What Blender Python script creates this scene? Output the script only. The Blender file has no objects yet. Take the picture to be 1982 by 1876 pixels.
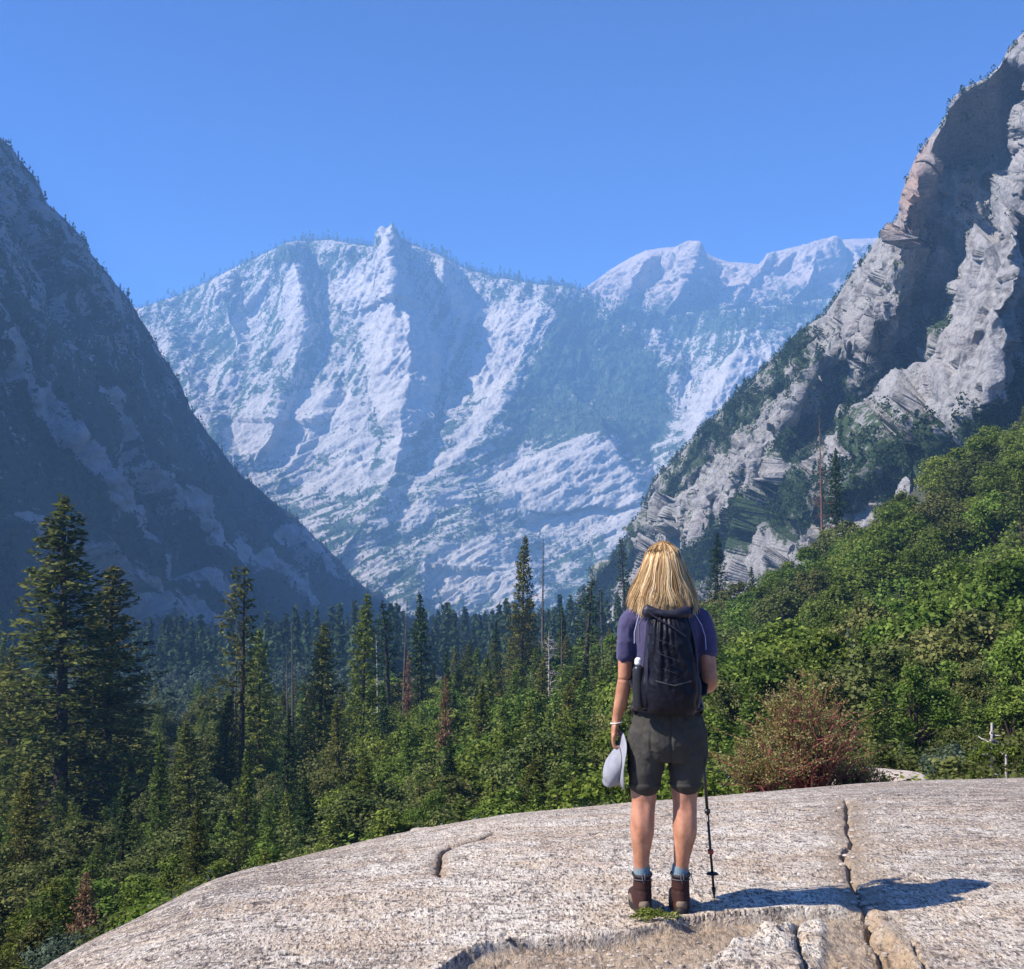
import bpy, bmesh, math, random
import numpy as np
from mathutils import Vector, Matrix, Quaternion
rng = np.random.default_rng(7)
random.seed(7)
SC = bpy.context.scene
COL = SC.collection
# ------------------------------------------------------------ camera
F = 2348.0                       # focal length in units of a 1982 px wide picture
PITCH = math.atan(162.0 / F)
CAMZ = 1.6
cd = bpy.data.cameras.new('camera'); cam = bpy.data.objects.new('camera', cd); COL.objects.link(cam)
cam.location = (0, 0, CAMZ); cam.rotation_euler = (math.pi / 2 + PITCH, 0, 0)
cd.sensor_width = 36; cd.lens = 36 * F / 1982; cd.clip_start = .1; cd.clip_end = 60000
SC.camera = cam
# ------------------------------------------------------------ sun and sky
S = Vector((-1.62, -0.50, 1.66)).normalized()
sd = bpy.data.lights.new('sun', 'SUN'); sun = bpy.data.objects.new('sun', sd); COL.objects.link(sun)
sd.energy = 5.0; sd.angle = math.radians(.5); sd.color = (1, .91, .79)
sun.rotation_euler = S.to_track_quat('Z', 'Y').to_euler()
W = bpy.data.worlds.new('World'); SC.world = W; W.use_nodes = True
nt = W.node_tree; nt.nodes.clear()
sky = nt.nodes.new('ShaderNodeTexSky'); sky.sky_type = 'NISHITA'; sky.sun_disc = False
sky.sun_elevation = math.asin(S.z); sky.sun_rotation = math.atan2(S.x, S.y)
sky.altitude = 1500; sky.air_density = 1.0; sky.dust_density = 2.5; sky.ozone_density = 4.0
hs = nt.nodes.new('ShaderNodeHueSaturation'); hs.inputs['Saturation'].default_value = 1.45; hs.inputs['Hue'].default_value = .506
bg = nt.nodes.new('ShaderNodeBackground'); bg.inputs['Strength'].default_value = .022
wo = nt.nodes.new('ShaderNodeOutputWorld')
gm = nt.nodes.new('ShaderNodeGamma'); gm.inputs[1].default_value = 1.9
nt.links.new(sky.outputs[0], gm.inputs[0]); nt.links.new(gm.outputs[0], hs.inputs['Color']); nt.links.new(hs.outputs[0], bg.inputs[0]); nt.links.new(bg.outputs[0], wo.inputs[0])
SC.view_settings.view_transform = 'Standard'; SC.view_settings.look = 'None'
SC.view_settings.exposure = 1.15; SC.view_settings.gamma = 1
SC.render.engine = 'CYCLES'
SC.cycles.volume_bounces = 1; SC.cycles.max_bounces = 6; SC.cycles.diffuse_bounces = 3

# ------------------------------------------------------------ helpers
def P(u, v, Y):
    "world point at depth Y on the ray of picture position (u, v); works on arrays"
    a = (np.asarray(u, float) - 991) / F; b = (938 - np.asarray(v, float)) / F
    c, s = math.cos(PITCH), math.sin(PITCH)
    fy = c - s * b; k = Y / fy
    return np.stack(np.broadcast_arrays(a * k, Y + 0 * k, CAMZ + (s + c * b) * k), -1)
def Pv(u, v, Y): return Vector(P(u, v, Y).tolist())
def proj(p):
    "inverse of P"
    p = np.asarray(p, float); c, s = math.cos(PITCH), math.sin(PITCH)
    z = p[..., 2] - CAMZ; fw = p[..., 1] * c + z * s; up = -p[..., 1] * s + z * c
    return 991 + F * p[..., 0] / fw, 938 - F * up / fw
def mesh_np(name, V, Fq, mat=None, parent=None, smooth=True, attrs=None):
    "mesh object from arrays; Fq is (n,3) or (n,4) or a list of such"
    V = np.asarray(V, np.float32).reshape(-1, 3)
    Fl = Fq if isinstance(Fq, list) else [Fq]
    Fl = [np.asarray(f, np.int32) for f in Fl if len(f)]
    me = bpy.data.meshes.new(name)
    me.vertices.add(len(V)); me.vertices.foreach_set('co', V.ravel())
    li = np.concatenate([f.ravel() for f in Fl]); cnt = np.concatenate([np.full(len(f), f.shape[1], np.int32) for f in Fl])
    st = np.concatenate([[0], np.cumsum(cnt)[:-1]]).astype(np.int32)
    me.loops.add(len(li)); me.loops.foreach_set('vertex_index', li.astype(np.int32))
    me.polygons.add(len(cnt)); me.polygons.foreach_set('loop_start', st)
    try: me.polygons.foreach_set('loop_total', cnt)
    except Exception: pass
    me.update(calc_edges=True); me.validate()
    me.polygons.foreach_set('use_smooth', np.full(len(me.polygons), bool(smooth)))
    if attrs:
        for k, a in attrs.items():
            a = np.asarray(a, np.float32)
            if a.ndim == 1:
                at = me.attributes.new(k, 'FLOAT', 'POINT'); at.data.foreach_set('value', a)
            else:
                at = me.attributes.new(k, 'FLOAT_COLOR', 'POINT')
                if a.shape[1] == 3: a = np.concatenate([a, np.ones((len(a), 1), np.float32)], 1)
                at.data.foreach_set('color', a.ravel())
    if mat: me.materials.append(mat)
    o = bpy.data.objects.new(name, me); COL.objects.link(o)
    if parent: o.parent = parent
    return o
def tag(o, label=None, cat=None, group=None, kind=None):
    if label: o['label'] = label
    if cat: o['category'] = cat
    if group: o['group'] = group
    if kind: o['kind'] = kind
    return o
def empty(name, loc=(0, 0, 0), label=None, cat=None, group=None):
    o = bpy.data.objects.new(name, None); COL.objects.link(o); o.location = loc; o.empty_display_size = .2
    return tag(o, label, cat, group)
def gridfaces(nr, nc, off=0):
    i = np.arange(nr * nc).reshape(nr, nc) + off
    return np.stack([i[:-1, :-1], i[:-1, 1:], i[1:, 1:], i[1:, :-1]], -1).reshape(-1, 4)
# ---- noise
def _hu(ix, iy, iz, seed):
    M = np.uint32
    h = ix * M(374761393) + iy * M(668265263) + iz * M(2147483642) + M((seed * 974711 + 1013904223) & 0xffffffff)
    h = (h ^ (h >> M(13))) * M(1274126177); h = (h ^ (h >> M(16))) * M(2246822519); h ^= h >> M(15)
    return h
def _u(a): return np.asarray(a).astype(np.int32).astype(np.uint32)
def vn(p, seed=0):
    p = np.asarray(p, float); i = np.floor(p); f = p - i; f = f * f * f * (f * (f * 6 - 15) + 10)
    I = [[_u(i[..., k]), _u(i[..., k] + 1)] for k in range(3)]; r = 0
    for dx in (0, 1):
        wx = f[..., 0] if dx else 1 - f[..., 0]
        for dy in (0, 1):
            wy = wx * (f[..., 1] if dy else 1 - f[..., 1])
            for dz in (0, 1):
                wz = f[..., 2] if dz else 1 - f[..., 2]
                r = r + wy * wz * _hu(I[0][dx], I[1][dy], I[2][dz], seed)
    return r * (2 / 4294967295.0) - 1
def fbm(p, n=5, lac=2.03, g=.5, seed=0, ridged=False):
    a = 1; r = 0; t = 0; p = np.asarray(p, float)
    for k in range(n):
        q = vn(p, seed + k * 17)
        if ridged: q = 1 - 2 * np.abs(q)
        r = r + a * q; t += a; a *= g; p = p * lac + 13.7
    return r / t
def facet(p, seed=0, tilt=1.0, off=.5, k=.75):
    "fractured rock: the upper envelope of one tilted plane per cell, continuous, creased where plates meet"
    p = np.asarray(p, float); i = np.floor(p); f = (p - i).astype(np.float32)
    shp = p.shape[:-1]; best = np.full(shp, -1e9, np.float32)
    I = [[_u(i[..., q] + d) for d in (-1, 0, 1)] for q in range(3)]; M = np.uint32; K = np.float32(1 / 1023)
    for dx in (0, 1, 2):
        for dy in (0, 1, 2):
            for dz in (0, 1, 2):
                h = _hu(I[0][dx], I[1][dy], I[2][dz], seed); g = (h ^ M(0x9e3779b1)) * M(2246822519); g ^= g >> M(13)
                ex = f[..., 0] - (dx - 1) - (h & M(1023)) * K; ey = f[..., 1] - (dy - 1) - ((h >> M(10)) & M(1023)) * K; ez = f[..., 2] - (dz - 1) - ((h >> M(20)) & M(1023)) * K
                v = 2 * tilt * (ex * ((g & M(1023)) * K - np.float32(.5)) + ey * (((g >> M(10)) & M(1023)) * K - np.float32(.5)) + ez * (((g >> M(20)) & M(1023)) * K - np.float32(.5)))
                v += off * ((h >> M(22)) * K - np.float32(.5)) - k * (ex * ex + ey * ey + ez * ez)
                np.maximum(best, v, out=best)
    return best.astype(float), None
def sm(x, a, b):
    t = np.clip((x - a) / (b - a), 0, 1); return t * t * (3 - 2 * t)
def polydist(u, v, pts):
    "distance to a polyline, signed side (+ = right of travel), and position along it 0..1"
    u = np.asarray(u, float); best = np.full(u.shape, 1e9); side = np.zeros(u.shape); tt = np.zeros(u.shape)
    pts = np.asarray(pts, float); L = np.hypot(*(pts[1:] - pts[:-1]).T); T = np.concatenate([[0], np.cumsum(L)]) / L.sum()
    for k in range(len(pts) - 1):
        ax, ay = pts[k]; bx, by = pts[k + 1]; dx, dy = bx - ax, by - ay
        t = np.clip(((u - ax) * dx + (v - ay) * dy) / (dx * dx + dy * dy), 0, 1)
        ex, ey = u - ax - t * dx, v - ay - t * dy; d = np.hypot(ex, ey); m = d < best
        best = np.where(m, d, best); side = np.where(m, dx * ey - dy * ex, side); tt = np.where(m, T[k] + t * (T[k + 1] - T[k]), tt)
    return best, side, tt
def inpoly(u, v, pts):
    ins = np.zeros(np.shape(u), bool); n = len(pts)
    for k in range(n):
        x1, y1 = pts[k]; x2, y2 = pts[(k + 1) % n]
        c = ((y1 > v) != (y2 > v)) & (u < (x2 - x1) * (v - y1) / ((y2 - y1) if y2 != y1 else 1e-9) + x1)
        ins ^= c
    return ins
def polymask(u, v, pts, soft):
    "1 inside, 0 outside, soft edge"
    d, _, _ = polydist(u, v, list(pts) + [pts[0]]); s = np.where(inpoly(u, v, pts), d, -d)
    return np.clip(s / soft * .5 + .5, 0, 1)
# ---- materials
def newmat(name):
    m = bpy.data.materials.new(name); m.use_nodes = True; nt = m.node_tree
    b = nt.nodes['Principled BSDF']; return m, nt, b
def nd(nt, typ, **kw):
    n = nt.nodes.new('ShaderNode' + typ)
    for k, v in kw.items():
        if k in n.inputs: n.inputs[k].default_value = v
        else: setattr(n, k, v)
    return n
def ramp(nt, fac, stops):
    r = nt.nodes.new('ShaderNodeValToRGB'); e = r.color_ramp.elements
    while len(e) < len(stops): e.new(.5)
    for x, (p, c) in zip(e, stops):
        x.position = p; x.color = (*c, 1) if len(c) == 3 else c
    if fac is not None: nt.links.new(fac, r.inputs[0])
    return r
def mixc(nt, fac, a, b, mode='MIX'):
    n = nt.nodes.new('ShaderNodeMix'); n.data_type = 'RGBA'; n.blend_type = mode
    for val, idx in ((fac, 0), (a, 6), (b, 7)):
        if isinstance(val, bpy.types.NodeSocket): nt.links.new(val, n.inputs[idx])
        elif idx == 0: n.inputs[0].default_value = val
        else: n.inputs[idx].default_value = (*val, 1)
    return n.outputs[2]
def mathn(nt, op, a, b=None, c=None, clamp=False):
    n = nt.nodes.new('ShaderNodeMath'); n.operation = op; n.use_clamp = clamp
    for i, val in enumerate((a, b, c)):
        if val is None: continue
        if isinstance(val, bpy.types.NodeSocket): nt.links.new(val, n.inputs[i])
        else: n.inputs[i].default_value = val
    return n.outputs[0]
def noise(nt, vec, scale, detail=4, rough=.55, **kw):
    n = nd(nt, 'TexNoise', Scale=scale, Detail=detail, Roughness=rough)
    if vec is not None: nt.links.new(vec, n.inputs['Vector'])
    return n
def objco(nt, scale=(1, 1, 1), rot=(0, 0, 0), src='Object'):
    t = nt.nodes.new('ShaderNodeTexCoord'); m = nt.nodes.new('ShaderNodeMapping')
    m.inputs['Scale'].default_value = scale; m.inputs['Rotation'].default_value = rot
    nt.links.new(t.outputs[src], m.inputs[0]); return m.outputs[0]
def attr(nt, name):
    a = nt.nodes.new('ShaderNodeAttribute'); a.attribute_name = name; return a
def bump(nt, b, h, strength=.3, dist=.01):
    n = nt.nodes.new('ShaderNodeBump'); n.inputs['Strength'].default_value = strength; n.inputs['Distance'].default_value = dist
    nt.links.new(h, n.inputs['Height']); nt.links.new(n.outputs[0], b.inputs['Normal']); return n
def plain(name, col, rough=.7, var=.15, scale=30, spec=.3, bumpd=None):
    m, nt, b = newmat(name); n = noise(nt, objco(nt), scale, 5)
    c0 = tuple(x * (1 - var) for x in col); c1 = tuple(min(1, x * (1 + var)) for x in col)
    r = ramp(nt, n.outputs[0], [(.3, c0), (.7, c1)]); nt.links.new(r.outputs[0], b.inputs['Base Color'])
    b.inputs['Roughness'].default_value = rough; b.inputs['Specular IOR Level'].default_value = spec
    if bumpd: bump(nt, b, n.outputs[0], .6, bumpd)
    return m
# ------------------------------------------------------------ mountains
def rock_far_mat(name, gran, gran2, forest, forest2, sc, streak=0):
    m, nt, b = newmat(name)
    v = attr(nt, 'veg'); co = objco(nt, (1, 1, .45) if streak else (1, 1, 1))
    n1 = noise(nt, co, sc, 6, .62); n2 = noise(nt, objco(nt), sc * 5, 6, .65); n3 = noise(nt, objco(nt), sc * .23, 3, .5)
    g = ramp(nt, n1.outputs[0], [(.3, gran2), (.52, gran), (.75, tuple(min(1, c * 1.25) for c in gran))])
    g2 = mixc(nt, .5, g.outputs[0], ramp(nt, n2.outputs[0], [(.35, gran2), (.6, gran)]).outputs[0])
    st = attr(nt, 'stain'); g3 = mixc(nt, st.outputs['Fac'], g2, (.36, .19, .12), 'MIX')
    f = ramp(nt, n2.outputs[0], [(.35, forest), (.65, forest2)])
    vf = mathn(nt, 'ADD', v.outputs['Fac'], mathn(nt, 'MULTIPLY', mathn(nt, 'SUBTRACT', n2.outputs[0], .5), 1.3))
    vf = mathn(nt, 'ADD', vf, mathn(nt, 'MULTIPLY', mathn(nt, 'SUBTRACT', n1.outputs[0], .5), 1.3))
    k = ramp(nt, vf, [(.42, (0, 0, 0)), (.56, (1, 1, 1))])
    nt.links.new(mixc(nt, k.outputs[0], g3, f.outputs[0]), b.inputs['Base Color'])
    b.inputs['Roughness'].default_value = .95; b.inputs['Specular IOR Level'].default_value = .1
    bump(nt, b, n2.outputs[0], .8, .25 / sc)
    return m, nt, b
def build_mountain(name, rows, u0, u1, nu, nv, back, spurs, veg, stain, disp, mat, seed, toward=.5, crest=.12, patches=(), terr=None, taper=0):
    """rows: base -> ridge, each a list of (u, v, Y) points; spurs: (points, h, wl, wr); disp(Pw, U, V) -> metres along the normal"""
    us = np.linspace(u0, u1, nu)
    R = []
    for r in rows:
        r = np.asarray(r, float); R.append((np.interp(us, r[:, 0], r[:, 1]), np.interp(us, r[:, 0], r[:, 2])))
    t = np.linspace(0, len(R) - 1, nv); U = np.tile(us, (nv, 1)); V = np.empty((nv, nu)); Y = np.empty((nv, nu))
    for j, s in enumerate(t):
        k = min(int(s), len(R) - 2); f = s - k
        V[j] = R[k][0] * (1 - f) + R[k + 1][0] * f; Y[j] = R[k][1] * (1 - f) + R[k + 1][1] * f
    rel = np.zeros_like(U)
    wob = fbm(np.stack([U / 60, V / 60, 0 * U + seed], -1), 4, seed=seed)
    wob2 = fbm(np.stack([U / 60, V / 60, 0 * U + seed + 9], -1), 4, seed=seed + 5)
    for pts, h, wl, wr in spurs:
        d, sd_, tt = polydist(U + wob * 14, V + wob2 * 14, pts)
        w = np.where(sd_ > 0, wl, wr)          # travelling down the picture: left side has side > 0
        k = np.clip(1 - d / w, 0, 1); ends = 1 - taper * tt
        rel = np.maximum(rel, h * k * ends) if h > 0 else rel + h * k
    topfade = sm(np.linspace(1, 0, nv), 0, .07)[:, None]
    Yr = Y - rel * np.maximum(topfade, .0)
    for poly, y0, pu, pv, du, dv, soft in patches:      # planar faces of their own
        m_ = polymask(U + wob * 22, V + wob2 * 22, poly, soft) * np.minimum(topfade * 1.5, 1); Yr = Yr * (1 - m_) + (y0 + (U - pu) * du + (V - pv) * dv) * m_
    if terr:                                            # stepped walls and ledges
        Y0 = Yr.copy()
        for s_, w_, k_, amp in terr:
            q = (Yr + amp * fbm(np.stack([U / 90, V / 130, 0 * U + s_], -1), 4, seed=int(s_))) / s_; kq = np.floor(q); f = np.clip((q - kq - .5) / w_ + .5, 0, 1); f = f * f * (3 - 2 * f)
            Yr = Yr + ((kq + f - q) * s_) * k_ * np.maximum(topfade, .15)
    Pw = P(U, V, Yr)
    # normals of the relief
    def blur(A, n):
        for _ in range(n):
            B = A.copy(); B[1:-1] = (A[:-2] + A[1:-1] * 2 + A[2:]) / 4; A = B.copy(); A[:, 1:-1] = (B[:, :-2] + B[:, 1:-1] * 2 + B[:, 2:]) / 4
        return A
    def normals(Q):
        Q = blur(Q, 40)
        du = np.gradient(Q, axis=1); dv = np.gradient(Q, axis=0); n = np.cross(du, dv); n /= np.linalg.norm(n, axis=-1, keepdims=True) + 1e-9
        return np.where((n[..., 1:2] > 0), -n, n)
    D = disp(Pw, U, V)
    N = normals(Pw); T = np.array([0, 0, CAMZ]) - Pw; T /= np.linalg.norm(T, axis=-1, keepdims=True)
    N = N * (1 - toward) + T * toward; N /= np.linalg.norm(N, axis=-1, keepdims=True)
    Q = Pw + N * D[..., None] * np.maximum(topfade, crest)[..., None]
    vg = veg(Pw, U, V, Q); stn = stain(Pw, U, V) if stain else np.zeros_like(U)
    # the far side falls away behind the ridge
    ex = []; top = Q[-1]
    for i in range(1, 9):
        q = top.copy(); s = i / 8; q[:, 1] += back * s * (1 + .0 * s); q[:, 0] *= (1 + back * s / np.maximum(top[:, 1], 1)); q[:, 2] += (-60 - top[:, 2]) * s ** 1.15
        ex.append(q)
    A = np.concatenate([Q, np.array(ex)], 0)
    vg = np.concatenate([vg, np.tile(vg[-1], (8, 1))], 0); stn = np.concatenate([stn, np.zeros((8, nu))], 0)
    o = mesh_np(name, A, gridfaces(A.shape[0], nu), mat, attrs={'veg': vg.ravel(), 'stain': stn.ravel()})
    return o, Q, vg, U, V

GR = (.46, .44, .43); GR2 = (.25, .24, .25)
# --- central mountain with its spire
cm_sky = [(-150, 700), (0, 660), (150, 625), (262, 594), (270, 597), (300, 586), (350, 570), (420, 535), (480, 505), (545, 475), (590, 466), (640, 464), (680, 471), (722, 477), (729, 466), (732, 441), (740, 437), (747, 443), (752, 440), (757, 431), (763, 436), (770, 452), (781, 465), (800, 473), (850, 492), (900, 518), (950, 533), (1030, 549), (1080, 553), (1120, 562), (1150, 577), (1200, 592), (1300, 606), (1400, 600), (1500, 590), (1640, 572), (1800, 560), (2100, 560)]
def yrow(pts, f): return [(u, v, f(u)) for u, v in pts]
ridgeY = lambda u: float(np.interp(u, [-150, 500, 750, 1000, 1200, 1500, 2100], [3900, 4050, 3850, 4000, 4080, 4120, 4120]))
r_top = yrow(cm_sky, ridgeY)
mid = lambda vv, yy: [(u, vv + (np.interp(u, [-150, 700, 1200, 2100], [0, 0, 15, 30])), yy + np.interp(u, [-150, 750, 1200, 2100], [0, 0, 100, 200])) for u in range(-150, 2101, 150)]
cm_rows = [mid(1290, 2250), mid(1180, 2600), mid(1010, 2900), mid(800, 3250), [(u, v + (800 - v) * .42, Y * .93) for u, v, Y in r_top], [(u, v + (800 - v) * .12, Y * .98) for u, v, Y in r_top], r_top]
cm_spurs = [
 ([(745, 436), (756, 520), (778, 560), (800, 640), (790, 740), (770, 860), (745, 940), (700, 1010)], 330, 170, 100),
 ([(620, 540), (700, 640), (715, 760), (745, 860)], -60, 60, 30),
 ([(556, 470), (575, 540), (582, 640), (560, 740), (520, 850)], 260, 110, 40),
 ([(420, 540), (455, 640), (440, 740), (400, 820)], 150, 70, 40),
 ([(850, 495), (880, 600), (870, 700), (860, 800), (850, 860)], 150, 60, 35),
 ([(1060, 560), (1045, 620), (1000, 720), (960, 800), (900, 870), (820, 940), (720, 1000)], 200, 150, 170),
 ([(640, 760), (600, 830), (560, 900)], 120, 90, 50),
 ([(1180, 850), (1230, 920), (1255, 980), (1235, 1040)], 220, 280, 60),
 ([(1040, 850), (1000, 940), (930, 1040), (810, 1110)], 70, 120, 150),
 ([(960, 1040), (1020, 1080), (1070, 1150), (1090, 1200)], 120, 220, 50),
 ([(1440, 665), (1400, 740), (1340, 850), (1280, 960)], 260, 90, 160),
 ([(1180, 590), (1240, 660), (1300, 730), (1320, 800)], 200, 160, 60),
 ([(330, 640), (360, 720), (420, 860), (520, 980)], 120, 80, 60),
]
gran_poly = [
 ([(731, 436), (762, 436), (778, 500), (800, 570), (842, 620), (868, 680), (862, 740), (838, 800), (800, 850), (775, 910), (745, 950), (720, 935), (735, 880), (750, 850), (715, 790), (712, 720), (705, 650), (660, 600), (618, 552), (700, 520), (728, 480)], 1.0),
 ([(560, 480), (590, 478), (592, 560), (590, 640), (565, 700), (540, 690), (545, 600), (535, 520)], .8),
 ([(440, 600), (500, 510), (545, 490), (540, 560), (500, 640), (460, 720), (440, 700)], .62),
 ([(420, 545), (560, 478), (585, 490), (480, 535), (400, 580), (330, 610)], .7),
 ([(845, 500), (900, 560), (950, 590), (1052, 565), (1056, 620), (1010, 690), (975, 760), (955, 830), (900, 880), (840, 930), (790, 920), (880, 850), (925, 780), (900, 750), (905, 690), (935, 640), (900, 620), (860, 590)], .95),
 ([(415, 840), (500, 760), (620, 745), (690, 760), (745, 850), (735, 900), (700, 960), (600, 960), (520, 920), (450, 890)], .72),
 ([(330, 640), (400, 590), (440, 620), (400, 700), (350, 720)], .45),
 ([(960, 905), (1050, 880), (1140, 850), (1190, 858), (1235, 930), (1258, 990), (1235, 1035), (1190, 1068), (1120, 1040), (1040, 1045), (985, 1010), (945, 950)], 1.0),
 ([(803, 1110), (830, 1078), (900, 1055), (970, 1030), (1000, 1060), (1040, 1110), (1070, 1160), (1010, 1175), (940, 1160), (860, 1150), (815, 1143)], 1.0),
 ([(690, 1030), (760, 960), (860, 930), (960, 940), (960, 990), (860, 1010), (760, 1035)], .6),
 ([(1060, 1100), (1130, 1080), (1150, 1120), (1090, 1160)], .6),
 ([(1305, 800), (1350, 740), (1420, 680), (1490, 665), (1520, 720), (1420, 790), (1330, 862)], 1.0),
 ([(1240, 640), (1290, 650), (1340, 700), (1330, 740), (1290, 700)], .65),
 ([(1260, 900), (1300, 880), (1300, 960), (1270, 980)], .7),
]
FOR1 = [(1060, 570), (1120, 575), (1200, 600), (1250, 650), (1290, 720), (1325, 800), (1290, 870), (1240, 920), (1180, 850), (1040, 870), (940, 900), (960, 820), (985, 760), (1020, 690), (1056, 620)]
FOR2 = [(1080, 550), (1200, 590), (1700, 580), (1700, 650), (1500, 650), (1360, 660), (1200, 640)]
FOR3 = [(270, 600), (560, 462), (720, 470), (728, 500), (640, 530), (600, 520), (480, 530), (350, 590)]
def cm_veg(Pw, U, V, Q):
    w1 = fbm(np.stack([U / 28, V / 28, 0 * U], -1), 5, seed=3); w2 = fbm(np.stack([U / 28, V / 28, 0 * U + 7], -1), 5, seed=4)
    uu, vv = U + w1 * 16, V + w2 * 16; g = np.zeros_like(U)
    for poly, k in gran_poly: g = np.maximum(g, k * polymask(uu, vv, poly, 22))
    g = np.maximum(g, .47)
    for poly, k in ((FOR1, .12), (FOR2, .2), (FOR3, .3)): m_ = polymask(uu, vv, poly, 24); g = np.minimum(g, 1 - (1 - k) * m_)
    # steep ground is bare, gentle ground holds trees
    lo = sm(V, 700, 900); ca, sa = .906, .423
    st = fbm(np.stack([(U * ca - V * sa) / 60, (U * sa + V * ca) / 8, 0 * U], -1), 5, seed=11, g=.6) * lo + fbm(np.stack([(U * .42 - V * .9) / 60, (U * .9 + V * .42) / 8, 0 * U], -1), 5, seed=12, g=.6) * (1 - lo)
    return np.clip(1 - g + .50 * st - .04, 0, 1)
def slab(Pw, ang, la, ac, seed):
    c_, s_ = math.cos(math.radians(ang)), math.sin(math.radians(ang)); al = Pw[..., 0] * c_ + Pw[..., 2] * s_; cr = Pw[..., 2] * c_ - Pw[..., 0] * s_
    w = fbm(Pw / 300, 3, seed=seed) * .8; q = np.stack([al / la, Pw[..., 1] / la, cr / ac + w], -1)
    return facet(q, seed + 1, 1.2)[0] * .9 + .55 * fbm(q * 2.1, 5, seed=seed + 2, ridged=True, g=.58)
def cm_disp(Pw, U, V):
    lo = sm(V, 700, 900)
    a = slab(Pw, 24, 170, 42, 25) * lo + slab(Pw, 66, 190, 46, 45) * (1 - lo)
    b_ = slab(Pw, 30, 60, 18, 65); c, _ = facet(Pw / 190, 5, 1.3)
    return 19 * a + 7 * b_ - 34 * c + 4 * fbm(Pw / 24, 3, seed=26, g=.6) + 40 * fbm(Pw / 420, 4, seed=21, ridged=True)
m_c, _, _ = rock_far_mat('far_granite', (.50, .47, .44), (.26, .25, .25), (.022, .042, .022), (.06, .10, .05), .02)
m_mtn, cmQ, cmV, cmU, cmVv = build_mountain('mountain', cm_rows, 100, 1800, 900, 520, 2500, cm_spurs, cm_veg, None, cm_disp, m_c, 1, crest=.03, taper=.55)
tag(m_mtn, kind='structure')
# --- far peaks behind on the right
fp_top = [(1000, 620), (1125, 562), (1150, 545), (1180, 522), (1215, 500), (1250, 483), (1300, 478), (1345, 477), (1380, 497), (1410, 507), (1470, 515), (1490, 492), (1530, 480), (1580, 470), (1640, 463), (1690, 462), (1760, 450), (1900, 470), (2100, 520)]
fp = [[(u, 700, 4150) for u in range(1000, 2101, 100)], [(u, 600, 4300) for u in range(1000, 2101, 100)], [(u, v, 4520) for u, v in fp_top]]
fp_spurs = [([(1345, 477), (1330, 540), (1290, 600)], 260, 90, 60), ([(1250, 484), (1220, 540), (1200, 600)], 170, 60, 50), ([(1580, 470), (1560, 540), (1500, 600)], 260, 110, 90), ([(1480, 500), (1440, 560), (1400, 600)], 170, 60, 50), ([(1660, 464), (1670, 540)], 200, 60, 60)]
def fp_disp(Pw, U, V):
    a, _ = facet(Pw / 330, 35, 1.4); b_, _ = facet(Pw / 120, 39, 1.2); return -70 * a + 50 * b_ + 70 * fbm(Pw / 500, 6, seed=31, ridged=True, g=.6) + 40 * fbm(Pw / 90, 5, seed=36, g=.65)
def fp_veg(Pw, U, V, Q): return np.clip(.40 + .55 * fbm(np.stack([U / 26, V / 20, 0 * U], -1), 6, seed=33, g=.62) + (V - 560) / 220, 0, 1)
m_f, ntf, bf = rock_far_mat('pale_peak_rock', (.42, .36, .32), (.22, .19, .185), (.05, .07, .045), (.10, .12, .09), .02)
o, fpQ, *_ = build_mountain('mountain', fp, 1050, 1900, 420, 240, 2500, fp_spurs, fp_veg, None, fp_disp, m_f, 2)
tag(o, kind='structure'); o.name = 'far_mountain'
# --- left mountain, its face turned from the sun
lt = [(-420, -260, 900), (-200, 20, 1000), (0, 268, 1100), (20, 285, 1120), (45, 325, 1130), (75, 350, 1150), (90, 390, 1170), (130, 432, 1200), (165, 470, 1230), (195, 507, 1260), (225, 550, 1300), (250, 578, 1350), (266, 600, 1380), (290, 640, 1420), (312, 680, 1460), (350, 740, 1520), (372, 790, 1560), (405, 840, 1610), (440, 885, 1660), (470, 921, 1720), (520, 965, 1800), (570, 1005, 1900), (640, 1068, 2050), (700, 1130, 2200), (760, 1185, 2350), (830, 1230, 2500)]
lb = [(-420, 1500, 300), (-200, 1380, 420), (0, 1320, 560), (200, 1300, 760), (420, 1285, 1000), (690, 1270, 1600), (760, 1240, 2300), (830, 1235, 2450)]
l_mid = []
lt_a, lb_a = np.array(lt), np.array(lb)
def lrow(f, g):
    us = np.linspace(-420, 830, 60); return [(u, np.interp(u, lb_a[:, 0], lb_a[:, 1]) * (1 - f) + np.interp(u, lt_a[:, 0], lt_a[:, 1]) * f, np.interp(u, lb_a[:, 0], lb_a[:, 2]) * (1 - g) + np.interp(u, lt_a[:, 0], lt_a[:, 2]) * g) for u in us]
l_spurs = [([(75, 350), (200, 620), (330, 900), (520, 1180)], 70, 50, 50), ([(190, 510), (330, 760), (470, 1010), (640, 1200)], 60, 60, 50), ([(0, 480), (120, 800), (280, 1080)], 60, 60, 60)]
streaks = [([(0, 660), (50, 740), (110, 830), (170, 910), (240, 1010), (330, 1090), (430, 1180)], 26), ([(215, 830), (260, 900), (330, 960), (400, 1040), (420, 1070)], 22), ([(240, 1140), (300, 1170), (360, 1205), (430, 1240)], 40), ([(560, 1030), (620, 1080), (690, 1140)], 22), ([(80, 1000), (150, 1060), (230, 1120), (300, 1180)], 34), ([(455, 1060), (520, 1110), (600, 1170)], 20), ([(160, 700), (210, 780), (260, 850)], 14)]
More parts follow.
